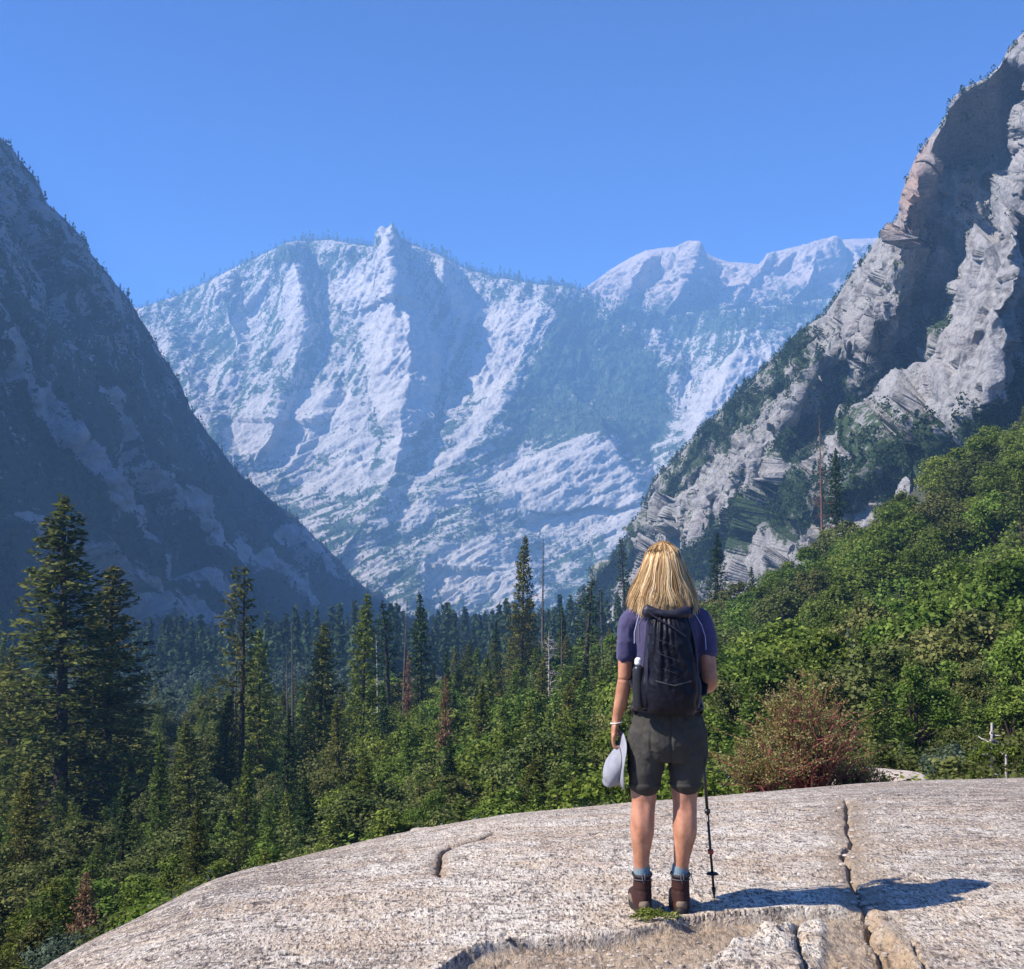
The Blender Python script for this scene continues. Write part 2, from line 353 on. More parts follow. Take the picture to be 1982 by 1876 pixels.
def l_veg(Pw, U, V, Q):
    w1 = fbm(np.stack([U / 22, V / 22, 0 * U], -1), 5, seed=43); w2 = fbm(np.stack([U / 22, V / 22, 0 * U + 7], -1), 5, seed=44)
    al2 = fbm(np.stack([(U * .8 - V * .6) / 7, (U * .6 + V * .8) / 70, 0 * U], -1), 5, seed=48, g=.6)
    g = np.zeros_like(U)
    for pts, w in streaks:
        d, _, t = polydist(U + w1 * 16, V + w2 * 16, pts); g = np.maximum(g, np.clip(1.15 - d / w + .6 * al2, 0, 1) * .98)
    al = fbm(np.stack([(U - V * .7) / 14, (U + V) / 90, 0 * U], -1), 4, seed=47)
    g = np.maximum(g, np.clip(.36 + .25 * al + (700 - V) / 1900, 0, .7))
    return np.clip(1 - g, 0, 1)
def l_disp(Pw, U, V):
    a, _ = facet(Pw / 75, 55, 1.3); b_, _ = facet(Pw / 26, 59, 1.2); c, _ = facet(Pw / 10, 62, 1.2); return -14 * a + 11 * b_ + 5 * c + 30 * fbm(Pw / 190, 6, seed=51, ridged=True, g=.58)
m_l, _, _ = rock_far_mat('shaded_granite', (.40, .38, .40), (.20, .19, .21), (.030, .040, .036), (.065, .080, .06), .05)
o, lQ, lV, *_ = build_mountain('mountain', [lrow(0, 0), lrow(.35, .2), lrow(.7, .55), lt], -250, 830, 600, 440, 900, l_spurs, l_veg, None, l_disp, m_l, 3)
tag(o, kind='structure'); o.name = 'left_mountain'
# --- right cliff
rt = [(1120, 1150, 960), (1150, 1120, 955), (1180, 1080, 950), (1210, 1040, 940), (1240, 1000, 930), (1262, 935, 920), (1300, 893, 905), (1350, 840, 885), (1400, 790, 860), (1450, 738, 840), (1500, 690, 820), (1550, 640, 795), (1600, 600, 770), (1640, 540, 750), (1690, 470, 730), (1712, 440, 720), (1735, 425, 705), (1745, 395, 700), (1752, 350, 695), (1775, 300, 690), (1800, 265, 680), (1830, 228, 670), (1838, 195, 668), (1865, 170, 660), (1910, 150, 645), (1935, 125, 640), (1950, 95, 636), (1982, 62, 630), (2060, 0, 600), (2200, -80, 570), (2500, -260, 520)]
rb = [(1120, 1215, 940), (1250, 1205, 800), (1400, 1165, 680), (1500, 1100, 600), (1600, 1060, 540), (1700, 1010, 490), (1850, 940, 450), (1982, 880, 420), (2200, 780, 330), (2500, 650, 280)]
ra, rba = np.array(rt), np.array(rb)
def rrow(f, g):
    us = np.linspace(1120, 2500, 90); return [(u, np.interp(u, rba[:, 0], rba[:, 1]) * (1 - f) + np.interp(u, ra[:, 0], ra[:, 1]) * f, np.interp(u, rba[:, 0], rba[:, 2]) * (1 - g) + np.interp(u, ra[:, 0], ra[:, 2]) * g) for u in us]
r_spurs = [
 ([(1760, 330), (1755, 420), (1720, 520), (1680, 620), (1600, 700), (1540, 790), (1440, 900), (1330, 1000)], 60, 70, 130),
 ([(1930, 770), (1850, 830), (1740, 880), (1620, 960)], 50, 90, 60),
 ([(1985, 390), (1965, 500), (1940, 600), (1930, 700), (1905, 770)], 60, 120, 45),
 ([(1845, 200), (1870, 300), (1850, 380)], 30, 40, 30),
 ([(1600, 610), (1540, 720), (1430, 850), (1300, 950)], 26, 40, 30),
 ([(1930, 130), (1960, 240), (1990, 340)], 40, 60, 50),
 ([(1690, 480), (1660, 580), (1600, 660)], 26, 40, 26),
]
def r_disp(Pw, U, V):
    q = np.stack([Pw[..., 0] + Pw[..., 2] * .35, Pw[..., 1], Pw[..., 2] * .62 - Pw[..., 0] * .2], -1)
    wp = fbm(q / 50, 3, seed=70)[..., None] * 10
    a, _ = facet((q + wp) / 58, 65, 1.5); b_, _ = facet((q + wp) / 21, 69, 1.4); c, _ = facet(q / 7.5, 72, 1.3); d, _ = facet(q / 3, 75, 1.2)
    k = 1 - .75 * polymask(U, V, [(1870, 500), (1975, 400), (1960, 560), (1930, 760), (1850, 820), (1780, 800), (1850, 650)], 30)
    return (-15 * a + 10 * b_ - 4 * c + 1.6 * d + 3 * fbm(q / 9, 4, seed=66, g=.6) + 8 * fbm(Pw / 90, 4, seed=61, ridged=True)) * k
r_vegp = [
 ([(1120, 1200), (1180, 1060), (1250, 960), (1330, 840), (1420, 760), (1560, 620), (1590, 640), (1480, 760), (1390, 850), (1300, 950), (1220, 1080), (1180, 1170)], .7),
 ([(1700, 830), (1760, 790), (1850, 830), (1905, 770), (1990, 700), (1990, 900), (1800, 960), (1600, 1020), (1500, 1060), (1440, 1040), (1560, 960)], .66),
 ([(1400, 1010), (1520, 930), (1600, 920), (1560, 980), (1480, 1060), (1380, 1130), (1260, 1170), (1250, 1130)], .95),
 ([(1270, 900), (1400, 780), (1560, 640), (1620, 640), (1600, 700), (1480, 820), (1400, 880), (1300, 960)], .60),
 ([(1560, 760), (1700, 690), (1740, 720), (1640, 850), (1540, 900), (1480, 880)], .62),
 ([(1760, 640), (1850, 560), (1880, 500), (1990, 370), (1990, 410), (1900, 490), (1850, 640), (1790, 740), (1720, 800), (1700, 760)], .75),
]
def r_veg(Pw, U, V, Q):
    w1 = fbm(np.stack([U / 22, V / 22, 0 * U], -1), 5, seed=83); w2 = fbm(np.stack([U / 22, V / 22, 0 * U + 7], -1), 5, seed=84)
    g = np.full(U.shape, .22)
    for poly, k in r_vegp: g = np.maximum(g, k * polymask(U + w1 * 22, V + w2 * 22, poly, 26))
    sl = fbm(np.stack([(U + V * .55) / 16, (V - U * .5) / 50, 0 * U], -1), 4, seed=87)
    wall = polymask(U, V, [(1870, 500), (1975, 400), (1965, 560), (1930, 760), (1850, 800), (1790, 790), (1850, 650)], 20)
    return np.clip((g + .28 * sl) * (1 - .95 * wall), 0, 1)
def r_stain(Pw, U, V):
    d = polymask(U, V, [(1750, 290), (1800, 270), (1790, 360), (1775, 450), (1742, 460)], 20)
    return np.clip(d * .45 + .06 * sm(fbm(Pw / 30, 4, seed=88), .2, .6), 0, .8)
m_r, _, _ = rock_far_mat('cliff_granite', (.335, .33, .325), (.085, .083, .09), (.02, .036, .018), (.055, .085, .035), .09, 1)
o, rQ, rV, rU, rVv = build_mountain('mountain', [[(u, v + 90, Y * .98) for u, v, Y in rrow(0, 0)], rrow(0, 0), rrow(.3, .25), rrow(.65, .55), rt], 1120, 2150, 820, 700, 500, r_spurs, r_veg, r_stain, r_disp, m_r, 4, patches=[
 ([(1800, 262), (1850, 190), (1950, 120), (2000, 130), (2000, 370), (1905, 470), (1872, 520), (1850, 600), (1800, 700), (1750, 760), (1690, 800), (1640, 840), (1620, 800), (1690, 690), (1745, 620), (1768, 500), (1785, 400)], 690, 1785, 400, -.10, -.20, 22),
 ([(1982, 400), (2150, 350), (2150, 800), (1935, 790), (1932, 720), (1962, 560)], 560, 1980, 500, .05, -.1, 14),
 ([(1560, 720), (1640, 690), (1650, 780), (1600, 860), (1540, 880)], 690, 1600, 780, .2, -.1, 20)],
 terr=[(48, .42, .68, 34), (15, .4, .6, 12)])
tag(o, kind='structure'); o.name = 'right_cliff'
# ------------------------------------------------------------ valley floor
# control table: rows = depth, columns = picture column, entries = picture row of the bare ground
gu = np.array([-900, -300, 0, 300, 700, 1000, 1200, 1400, 1600, 1800, 2000, 2400, 3000], float)
gy = np.array([4, 14, 30, 60, 120, 180, 260, 400, 700, 1300, 2300, 12000], float)
gv = np.array([
 [2600] * 13,
 [2300, 2200, 2150, 2100, 2060, 1960, 1880, 1800, 1740, 1720, 1700, 1650, 1600],
 [2150, 2050, 2000, 1960, 1870, 1760, 1690, 1630, 1580, 1560, 1540, 1500, 1450],
 [1950, 1900, 1850, 1810, 1740, 1660, 1610, 1570, 1535, 1505, 1480, 1420, 1350],
 [1640, 1620, 1610, 1600, 1590, 1540, 1490, 1450, 1400, 1330, 1250, 1130, 1000],
 [1500, 1490, 1490, 1480, 1475, 1430, 1370, 1290, 1195, 1075, 965, 850, 750],
 [1430, 1420, 1410, 1400, 1390, 1355, 1300, 1210, 1070, 945, 832, 700, 600],
 [1370, 1350, 1340, 1335, 1320, 1300, 1270, 1205, 1090, 968, 852, 715, 610],
 [1330, 1315, 1305, 1295, 1285, 1270, 1245, 1190, 1130, 1050, 980, 900, 800],
 [1290, 1275, 1265, 1260, 1250, 1240, 1225, 1200, 1160, 1120, 1100, 1060, 1000],
 [1240, 1240, 1235, 1230, 1222, 1215, 1210, 1200, 1190, 1180, 1170, 1160, 1150],
 [1118] * 13], float)
gz = np.stack([P(gu, gv[i], gy[i])[:, 2] for i in range(len(gy))])
def ground_z(x, y):
    x = np.asarray(x, float); y = np.asarray(y, float); ys = np.clip(y, 4, 12000)
    u = np.clip(991 + F * x / np.maximum(ys, 4), gu[0], gu[-1])
    li = np.interp(np.log(ys), np.log(gy), np.arange(len(gy))); ui = np.interp(u, gu, np.arange(len(gu)))
    a = np.minimum(li.astype(int), len(gy) - 2); b = np.minimum(ui.astype(int), len(gu) - 2); fa = li - a; fb = ui - b
    z = gz[a, b] * (1 - fa) * (1 - fb) + gz[a + 1, b] * fa * (1 - fb) + gz[a, b + 1] * (1 - fa) * fb + gz[a + 1, b + 1] * fa * fb
    n = fbm(np.stack([x / 35, y / 35, 0 * x], -1), 3, seed=91) * np.clip(ys / 60, .2, 3)
    return z + n
xs = np.concatenate([-np.geomspace(14000, 300, 25), np.linspace(-290, 290, 150), np.geomspace(300, 14000, 25)])
yg = np.concatenate([-np.geomspace(3000, 5, 14), np.geomspace(4, 14000, 260)])
XX, YY = np.meshgrid(xs, yg); ZZ = ground_z(XX, YY)
m_g, nt_, b_ = newmat('forest_floor')
n_ = noise(nt_, objco(nt_), .15, 8, .65)
nt_.links.new(ramp(nt_, n_.outputs[0], [(.35, (.018, .026, .012)), (.55, (.05, .05, .026)), (.7, (.11, .085, .05))]).outputs[0], b_.inputs['Base Color']); b_.inputs['Roughness'].default_value = 1
GND = tag(mesh_np('ground', np.stack([XX, YY, ZZ], -1), gridfaces(*XX.shape), m_g), kind='structure')
# ------------------------------------------------------------ granite dome in the foreground
_su = np.array([-700, -300, 0, 100, 250, 340, 420, 500, 600, 700, 850, 1000, 1200, 1360, 1500, 1700, 1840, 1982, 2300, 2800], float)
_sv = np.array([2700, 2250, 1960, 1882, 1800, 1752, 1705, 1679, 1655, 1632, 1601, 1577, 1558, 1546, 1534, 1514, 1507, 1503, 1500, 1500], float)
_sy = np.array([3.0, 4.0, 5.4, 5.9, 6.9, 7.4, 7.8, 8.2, 8.6, 8.9, 9.4, 9.8, 10.4, 11, 11.4, 12, 12.4, 12.8, 13.5, 14], float)
_fu = np.linspace(-700, 2800, 701)
def _smo(a):
    k = np.exp(-np.linspace(-2, 2, 33) ** 2); k /= k.sum(); return np.convolve(np.pad(a, 16, mode='reflect', reflect_type='odd'), k, 'valid')
_fv = _smo(np.interp(_fu, _su, _sv)); _fy = _smo(np.interp(_fu, _su, _sy))
def dome_base(x, y):
    u = 991 + F * x / np.maximum(y, .5); u = np.clip(u, -700, 2800)
    w = P(u, np.interp(u, _fu, _fv), 1.0); s = CAMZ - w[..., 2]            # slope of the sight line that grazes the edge
    ys = np.interp(u, _fu, _fy); c = 2 * CAMZ / s; y0 = c - ys
    y0 = np.minimum(y0, ys - .8); k = s / (2 * (ys - y0))
    d = np.maximum(y - y0, 0); z = -k * d * d
    lim = ys * 1.35; sl = -2 * k * (lim - y0); zl = -k * (lim - y0) ** 2
    return np.where(y > lim, zl + (sl * 1.3) * (y - lim), z)
def gp(pts):
    "picture positions to x, y on the rock plane"
    o = []
    for u, v in pts:
        w = P(u, v, 1.0); t = CAMZ / max(CAMZ - w[2], .02); o.append((w[0] * t, t))
    return o
# the broken ledge: everything nearer than this line lies lower
LEDGE = [(560, 2010), (700, 1955), (800, 1900), (860, 1866), (905, 1842), (960, 1826), (1040, 1816), (1130, 1811), (1216, 1801), (1280, 1788), (1323, 1778), (1388, 1771), (1452, 1766), (1516, 1761), (1581, 1761), (1640, 1757), (1690, 1762), (1710, 1795), (1765, 1852), (1790, 1920), (1830, 2010)]
CRACK_R = [(1640, 1520), (1636, 1570), (1648, 1620), (1632, 1650), (1652, 1690), (1660, 1720), (1668, 1748), (1682, 1790), (1700, 1840), (1712, 1900)]
CRACK_L = [(955, 1585), (925, 1608), (880, 1622), (852, 1640), (848, 1690), (860, 1702)]
CRACK_R2 = [(1760, 1812), (1775, 1850), (1790, 1862), (1800, 1930)]
CRACK_B = [(1545, 1775), (1535, 1800), (1552, 1850), (1570, 1920)]
BLOCK = [(1330, 1900), (1370, 1860), (1420, 1830), (1480, 1800), (1545, 1770), (1595, 1762), (1606, 1790), (1608, 1850), (1590, 1960), (1330, 1990)]
def dome_z(x, y, fine=True):
    z = dome_base(x, y)
    p = np.stack([x, y, 0 * x], -1); wx = fbm(p * 4.0, 5, seed=101) * .035; wy = fbm(p * 4.0 + 9, 5, seed=102) * .016
    X, Y = x + wx, y + wy; brown = np.zeros_like(x); rough = np.zeros_like(x)
    z = z + .035 * fbm(p * .45, 4, seed=103) * sm(y, 2, 5)
    # broad scallops where sheets of rock have peeled off, long and low
    q = np.stack([x * .55 + y * .1, y * 2.4, 0 * x], -1)
    f, _ = facet(q * .9 + .15 * fbm(q * 2, 3, seed=104)[..., None], 105, 1.0); z = z + .012 * f
    L = gp(LEDGE); d, sd_, t = polydist(X, Y, L); far = inpoly(X, Y, [(-9, 40)] + L + [(9, -2), (9, 40)])
    low = np.where(~inpoly(X, Y, L + [(L[-1][0], .2), (L[0][0], .2)]), 0, 1.0)
    step = sm(d, 0, .035) * low
    depth = .015 + .03 * sm(x, -1.2, -.4) - .012 * sm(x, .3, .8)
    z = z - step * depth - low * .02 * np.exp(-((d - .05) / .07) ** 2) * sm(x, -1.0, -.2) + (1 - low) * .014 * np.exp(-(d / .06) ** 2)
    brown = np.maximum(brown, low * sm(d, .0, .05) * (1 - .75 * sm(d, .35, .6))); rough = np.maximum(rough, low)
    B = gp(BLOCK); bd, _, _ = polydist(X, Y, B + [B[0]]); ib = inpoly(X, Y, B)
    z = z + np.where(ib, sm(bd, 0, .05) * (.075 - .05 * sm(x, 1.12, 1.25)), 0)
    brown = np.where(ib, brown * (1 - sm(bd, 0, .05)), brown)
    for pts, w, dp, bw in ((CRACK_R, .012, .040, .10), (CRACK_L, .011, .045, .04), (CRACK_R2, .008, .025, .0), (CRACK_B, .010, .05, .0)):
        g = gp(pts); d, _, t = polydist(X, Y, g)
        fade = sm(t, 0, .05) * (1 - sm(t, .95, 1)); z = z - dp * np.exp(-(d / w) ** 2) * fade
        if bw: z = z - dp * .22 * (1 + fbm(p * 9, 3, seed=109)) * np.exp(-(d / (bw)) ** 2) * fade; brown = np.maximum(brown, 1.3 * np.exp(-(d / (bw * 1.25)) ** 2) * fade * (.7 + .5 * fbm(p * 9, 3, seed=107)))
    # the strip of worn ground right of the crack, and the ochre patch by the broken corner
    C = gp([(1700, 1770), (1740, 1830), (1760, 1900)]); d, _, _ = polydist(X, Y, C); ochre = np.exp(-(d / .10) ** 2) * .3
    if fine:
        g1 = fbm(np.stack([x * 9, y * 8, 0 * x], -1), 5, seed=110, g=.62); pit = np.maximum(0, fbm(np.stack([x * 8, y * 16, 0 * x], -1), 4, seed=111) - .30)
        z = z + .0034 * g1 * (1 + 2.2 * rough) - .06 * pit * (1 - .5 * rough) + rough * .020 * facet(p * 14, 113, 1.2)[0] + rough * .03 * facet(p * 4.5, 118, 1.2)[0] + rough * .010 * fbm(p * 22, 4, seed=114, g=.6)
        z = z + .003 * fbm(p * 45, 3, seed=115, g=.7)
    return z - _c0, brown, ochre, rough
_c0 = 0.0
_c0 = float(dome_z(np.array([.72]), np.array([5.8]))[0][0])
print('dome at feet', _c0)
def make_dome():
    us = np.concatenate([np.linspace(-900, -60, 60), np.linspace(-50, 2040, 1250), np.linspace(2060, 2900, 60)])
    ys = np.concatenate([np.geomspace(.9, 3.9, 25), np.geomspace(3.95, 8, 470), np.geomspace(8.02, 14.5, 170), np.geomspace(14.7, 26, 40)])
    UU, YR = np.meshgrid(us, ys); xx = (UU - 991) / F * YR
    z, br, oc, ro = dome_z(xx, YR)
    m, nt, b = newmat('weathered_granite')
    co = objco(nt); st = objco(nt, (1, 2.0, 1), (0, 0, math.radians(-6)))
    gr = noise(nt, objco(nt, (1, .4, 1)), 75, 3, .7); gr2 = noise(nt, objco(nt, (1, .5, 1)), 30, 5, .75); big = noise(nt, st, 1.3, 5, .6); fl = noise(nt, objco(nt, (1, .75, 1)), 8, 8, .78); flk = noise(nt, objco(nt, (1, 3.2, 1), (0, 0, math.radians(-8))), 6.5, 5, .62)
    base = ramp(nt, fl.outputs[0], [(.34, (.25, .20, .15)), (.44, (.45, .385, .31)), (.53, (.60, .535, .44)), (.66, (.71, .65, .55))]).outputs[0]
    warm = ramp(nt, big.outputs[0], [(.42, (0, 0, 0)), (.60, (1, 1, 1))]).outputs[0]
    base = mixc(nt, mathn(nt, 'MULTIPLY', warm, .6), base, (.42, .30, .19))
    # dark lichen streaks along the sheeting and black mineral grains
    stx = ramp(nt, flk.outputs[0], [(.57, (0, 0, 0)), (.61, (1, 1, 1))]).outputs[0]
    lich = attr(nt, 'lichen'); base = mixc(nt, mathn(nt, 'MULTIPLY', stx, mathn(nt, 'ADD', .65, mathn(nt, 'MULTIPLY', lich.outputs['Fac'], .6))), base, (.09, .075, .065))
    base = mixc(nt, mathn(nt, 'MULTIPLY', lich.outputs['Fac'], ramp(nt, noise(nt, objco(nt, (1, 3.6, 1), (0, 0, math.radians(-7))), 3.4, 7, .72).outputs[0], [(.40, (0, 0, 0)), (.55, (.9, .9, .9))]).outputs[0]), base, (.17, .14, .115))
    base = mixc(nt, ramp(nt, gr2.outputs[0], [(.555, (0, 0, 0)), (.60, (.9, .9, .9))]).outputs[0], base, (.13, .11, .10))
    base = mixc(nt, ramp(nt, gr.outputs[0], [(.555, (0, 0, 0)), (.60, (.9, .9, .9))]).outputs[0], base, (.06, .055, .055))
    base = mixc(nt, ramp(nt, gr.outputs[0], [(.34, (.7, .7, .7)), (.43, (0, 0, 0))]).outputs[0], base, (.80, .77, .71))
    pk = ramp(nt, noise(nt, objco(nt, (1, 2.6, 1)), .9, 3, .5).outputs[0], [(.68, (0, 0, 0)), (.72, (.6, .6, .6))]).outputs[0]
    base = mixc(nt, pk, base, (.56, .44, .37))
    ba = attr(nt, 'brown'); bk = mathn(nt, 'MULTIPLY', ba.outputs['Fac'], mathn(nt, 'ADD', .30, gr2.outputs[0]), clamp=True)
    base = mixc(nt, bk, base, mixc(nt, ramp(nt, gr2.outputs[0], [(.38, (0, 0, 0)), (.6, (1, 1, 1))]).outputs[0], (.10, .07, .045), (.38, .29, .20)))
    oa = attr(nt, 'ochre'); base = mixc(nt, mathn(nt, 'MULTIPLY', oa.outputs['Fac'], mathn(nt, 'ADD', .3, gr2.outputs[0]), clamp=True), base, mixc(nt, ramp(nt, gr2.outputs[0], [(.4, (0, 0, 0)), (.6, (1, 1, 1))]).outputs[0], (.20, .12, .05), (.50, .33, .15)))
    nt.links.new(base, b.inputs['Base Color']); b.inputs['Roughness'].default_value = .85; b.inputs['Specular IOR Level'].default_value = .25
    hh = mathn(nt, 'ADD', gr.outputs[0], mathn(nt, 'MULTIPLY', gr2.outputs[0], 1.6)); bump(nt, b, hh, 1, .012)
    p2 = np.stack([xx, YR * 2, 0 * xx], -1)
    lichen = np.clip(sm(-xx, .2, 1.8) * .9 + .35 * sm(YR, 7.5, 10) + .35 * sm(xx, 1.6, 2.6) + .6 * fbm(p2 * .6, 4, seed=120), 0, 1)
    o = mesh_np('rock_dome', np.stack([xx, YR, z], -1), gridfaces(*xx.shape), m, attrs={'brown': br.ravel(), 'ochre': oc.ravel(), 'lichen': lichen.ravel()})
    return tag(o, kind='structure')
make_dome()
# ------------------------------------------------------------ closed shapes
def closed(V):
    m, n = V.shape[:2]; i = np.arange(m * n).reshape(m, n); j = np.roll(i, -1, 1)
    F1 = np.stack([i[:-1], j[:-1], j[1:], i[1:]], -1).reshape(-1, 4); V2 = V.reshape(-1, 3); a, b = len(V2), len(V2) + 1
    V2 = np.concatenate([V2, V[0].mean(0)[None], V[-1].mean(0)[None]]); jj = np.roll(np.arange(n), -1)
    T = np.concatenate([np.stack([np.arange(n) * 0 + a, jj, np.arange(n)], 1), np.stack([np.arange(n) * 0 + b, (m - 1) * n + np.arange(n), (m - 1) * n + jj], 1)])
    return V2, [F1, T]
def ellip(c, r, n=20, rot=None):
    ph = np.linspace(.02, math.pi - .02, n); th = np.arange(n + 4) * 2 * math.pi / (n + 4)
    V = np.stack([np.sin(ph)[:, None] * np.cos(th), np.sin(ph)[:, None] * np.sin(th), np.cos(ph)[:, None] + 0 * th], -1) * np.array(r)
    if rot is not None: V = V @ np.array(Matrix.Rotation(rot[0], 3, rot[1])).T
    return closed(V + np.array(c))
def join(parts):
    Vs, Q, T, off = [], [], [], 0
    for V, Fl in parts:
        Vs.append(V)
        for f in (Fl if isinstance(Fl, list) else [Fl]): (Q if f.shape[1] == 4 else T).append(f + off)
        off += len(V)
    out = []
    if Q: out.append(np.concatenate(Q))
    if T: out.append(np.concatenate(T))
    return np.concatenate(Vs), out
# ------------------------------------------------------------ plants: meshes
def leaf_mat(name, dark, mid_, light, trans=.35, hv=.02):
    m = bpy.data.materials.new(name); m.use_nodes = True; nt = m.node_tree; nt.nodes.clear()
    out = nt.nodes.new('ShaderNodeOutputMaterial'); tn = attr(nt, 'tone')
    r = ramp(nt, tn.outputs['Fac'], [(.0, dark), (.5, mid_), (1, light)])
    oi = nt.nodes.new('ShaderNodeObjectInfo'); h = nt.nodes.new('ShaderNodeHueSaturation')
    nt.links.new(mathn(nt, 'ADD', .5 - hv, mathn(nt, 'MULTIPLY', oi.outputs['Random'], 2 * hv)), h.inputs['Hue'])
    rr = mathn(nt, 'FRACT', mathn(nt, 'MULTIPLY', oi.outputs['Random'], 17.3)); nt.links.new(mathn(nt, 'ADD', .72, mathn(nt, 'MULTIPLY', rr, .6)), h.inputs['Value'])
    nt.links.new(r.outputs[0], h.inputs['Color'])
    d = nt.nodes.new('ShaderNodeBsdfDiffuse'); t = nt.nodes.new('ShaderNodeBsdfTranslucent'); mx = nt.nodes.new('ShaderNodeMixShader'); mx.inputs[0].default_value = trans
    nt.links.new(h.outputs[0], d.inputs[0]); nt.links.new(h.outputs[0], t.inputs[0]); nt.links.new(d.outputs[0], mx.inputs[1]); nt.links.new(t.outputs[0], mx.inputs[2])
    nt.links.new(mx.outputs[0], out.inputs[0]); return m
M_PINE = leaf_mat('pine_needles', (.022, .032, .010), (.095, .112, .028), (.22, .22, .06), .25)
M_FIR = leaf_mat('fir_needles', (.012, .028, .014), (.030, .058, .022), (.07, .10, .035), .2)
M_GREEN = leaf_mat('young_conifer_needles', (.030, .055, .012), (.105, .150, .028), (.22, .27, .065), .3)
M_OAK = leaf_mat('oak_leaves', (.028, .052, .009), (.110, .160, .028), (.25, .31, .07), .35)
M_OLIVE = leaf_mat('olive_leaves', (.030, .042, .013), (.100, .120, .036), (.22, .225, .08), .3)
M_RUST = leaf_mat('dead_needles', (.09, .045, .025), (.22, .12, .065), (.38, .24, .15), .3)
M_GREYG = leaf_mat('greygreen_leaves', (.035, .055, .04), (.08, .11, .075), (.15, .18, .12), .3)
M_FARV = leaf_mat('far_needles', (.014, .030, .016), (.03, .055, .026), (.06, .09, .04), .2)
M_BARK = plain('bark', (.055, .038, .03), .95, .45, 6)
M_BARKR = plain('reddish_bark', (.16, .085, .06), .95, .35, 5)
M_SNAG = plain('weathered_dead_wood', (.10, .08, .075), .9, .4, 5)
M_WHITE = plain('bleached_dead_wood', (.42, .38, .35), .9, .25, 8)
def tubes(paths):
    "paths: list of (points, radii, sides) -> V, F"
    Vs, Fs, off = [], [], 0
    for pts, rad, n in paths:
        pts = np.asarray(pts, float); rad = np.asarray(rad, float); t = np.gradient(pts, axis=0); t /= np.linalg.norm(t, axis=1, keepdims=True) + 1e-9
        ref = np.where(np.abs(t[:, 2:3]) > .8, [[1., 0, 0]], [[0, 0, 1.]]); a = np.cross(t, ref); a /= np.linalg.norm(a, axis=1, keepdims=True) + 1e-9; b = np.cross(t, a)
        th = np.arange(n) * 2 * math.pi / n
        ring = pts[:, None] + rad[:, None, None] * (np.cos(th)[None, :, None] * a[:, None] + np.sin(th)[None, :, None] * b[:, None])
        Vs.append(ring.reshape(-1, 3)); i = np.arange(len(pts) * n).reshape(len(pts), n) + off; j = np.roll(i, -1, 1)
        Fs.append(np.stack([i[:-1], j[:-1], j[1:], i[1:]], -1).reshape(-1, 4)); off += len(pts) * n
    return np.concatenate(Vs), np.concatenate(Fs)
def cards(C, size, R, nrm=None, jit=1.0, aspect=.6, along=None):
    "one small pointed leaf (4 corners) at each centre"
    n = len(C); size = np.broadcast_to(size, n)
    N = R.normal(size=(n, 3)) * jit + (0 if nrm is None else nrm); N /= np.linalg.norm(N, axis=1, keepdims=True) + 1e-9
    T = R.normal(size=(n, 3)) + (0 if along is None else along * 2.5); T -= (T * N).sum(1, keepdims=True) * N; T /= np.linalg.norm(T, axis=1, keepdims=True) + 1e-9
    B = np.cross(N, T); s = size[:, None] * .5
    V = np.stack([C - T * s, C + B * s * aspect - T * s * .1, C + T * s, C - B * s * aspect + T * s * .15], 1).reshape(-1, 3)
    return V, np.arange(4 * n).reshape(n, 4)
PROTO = bpy.data.collections.new('prototypes')
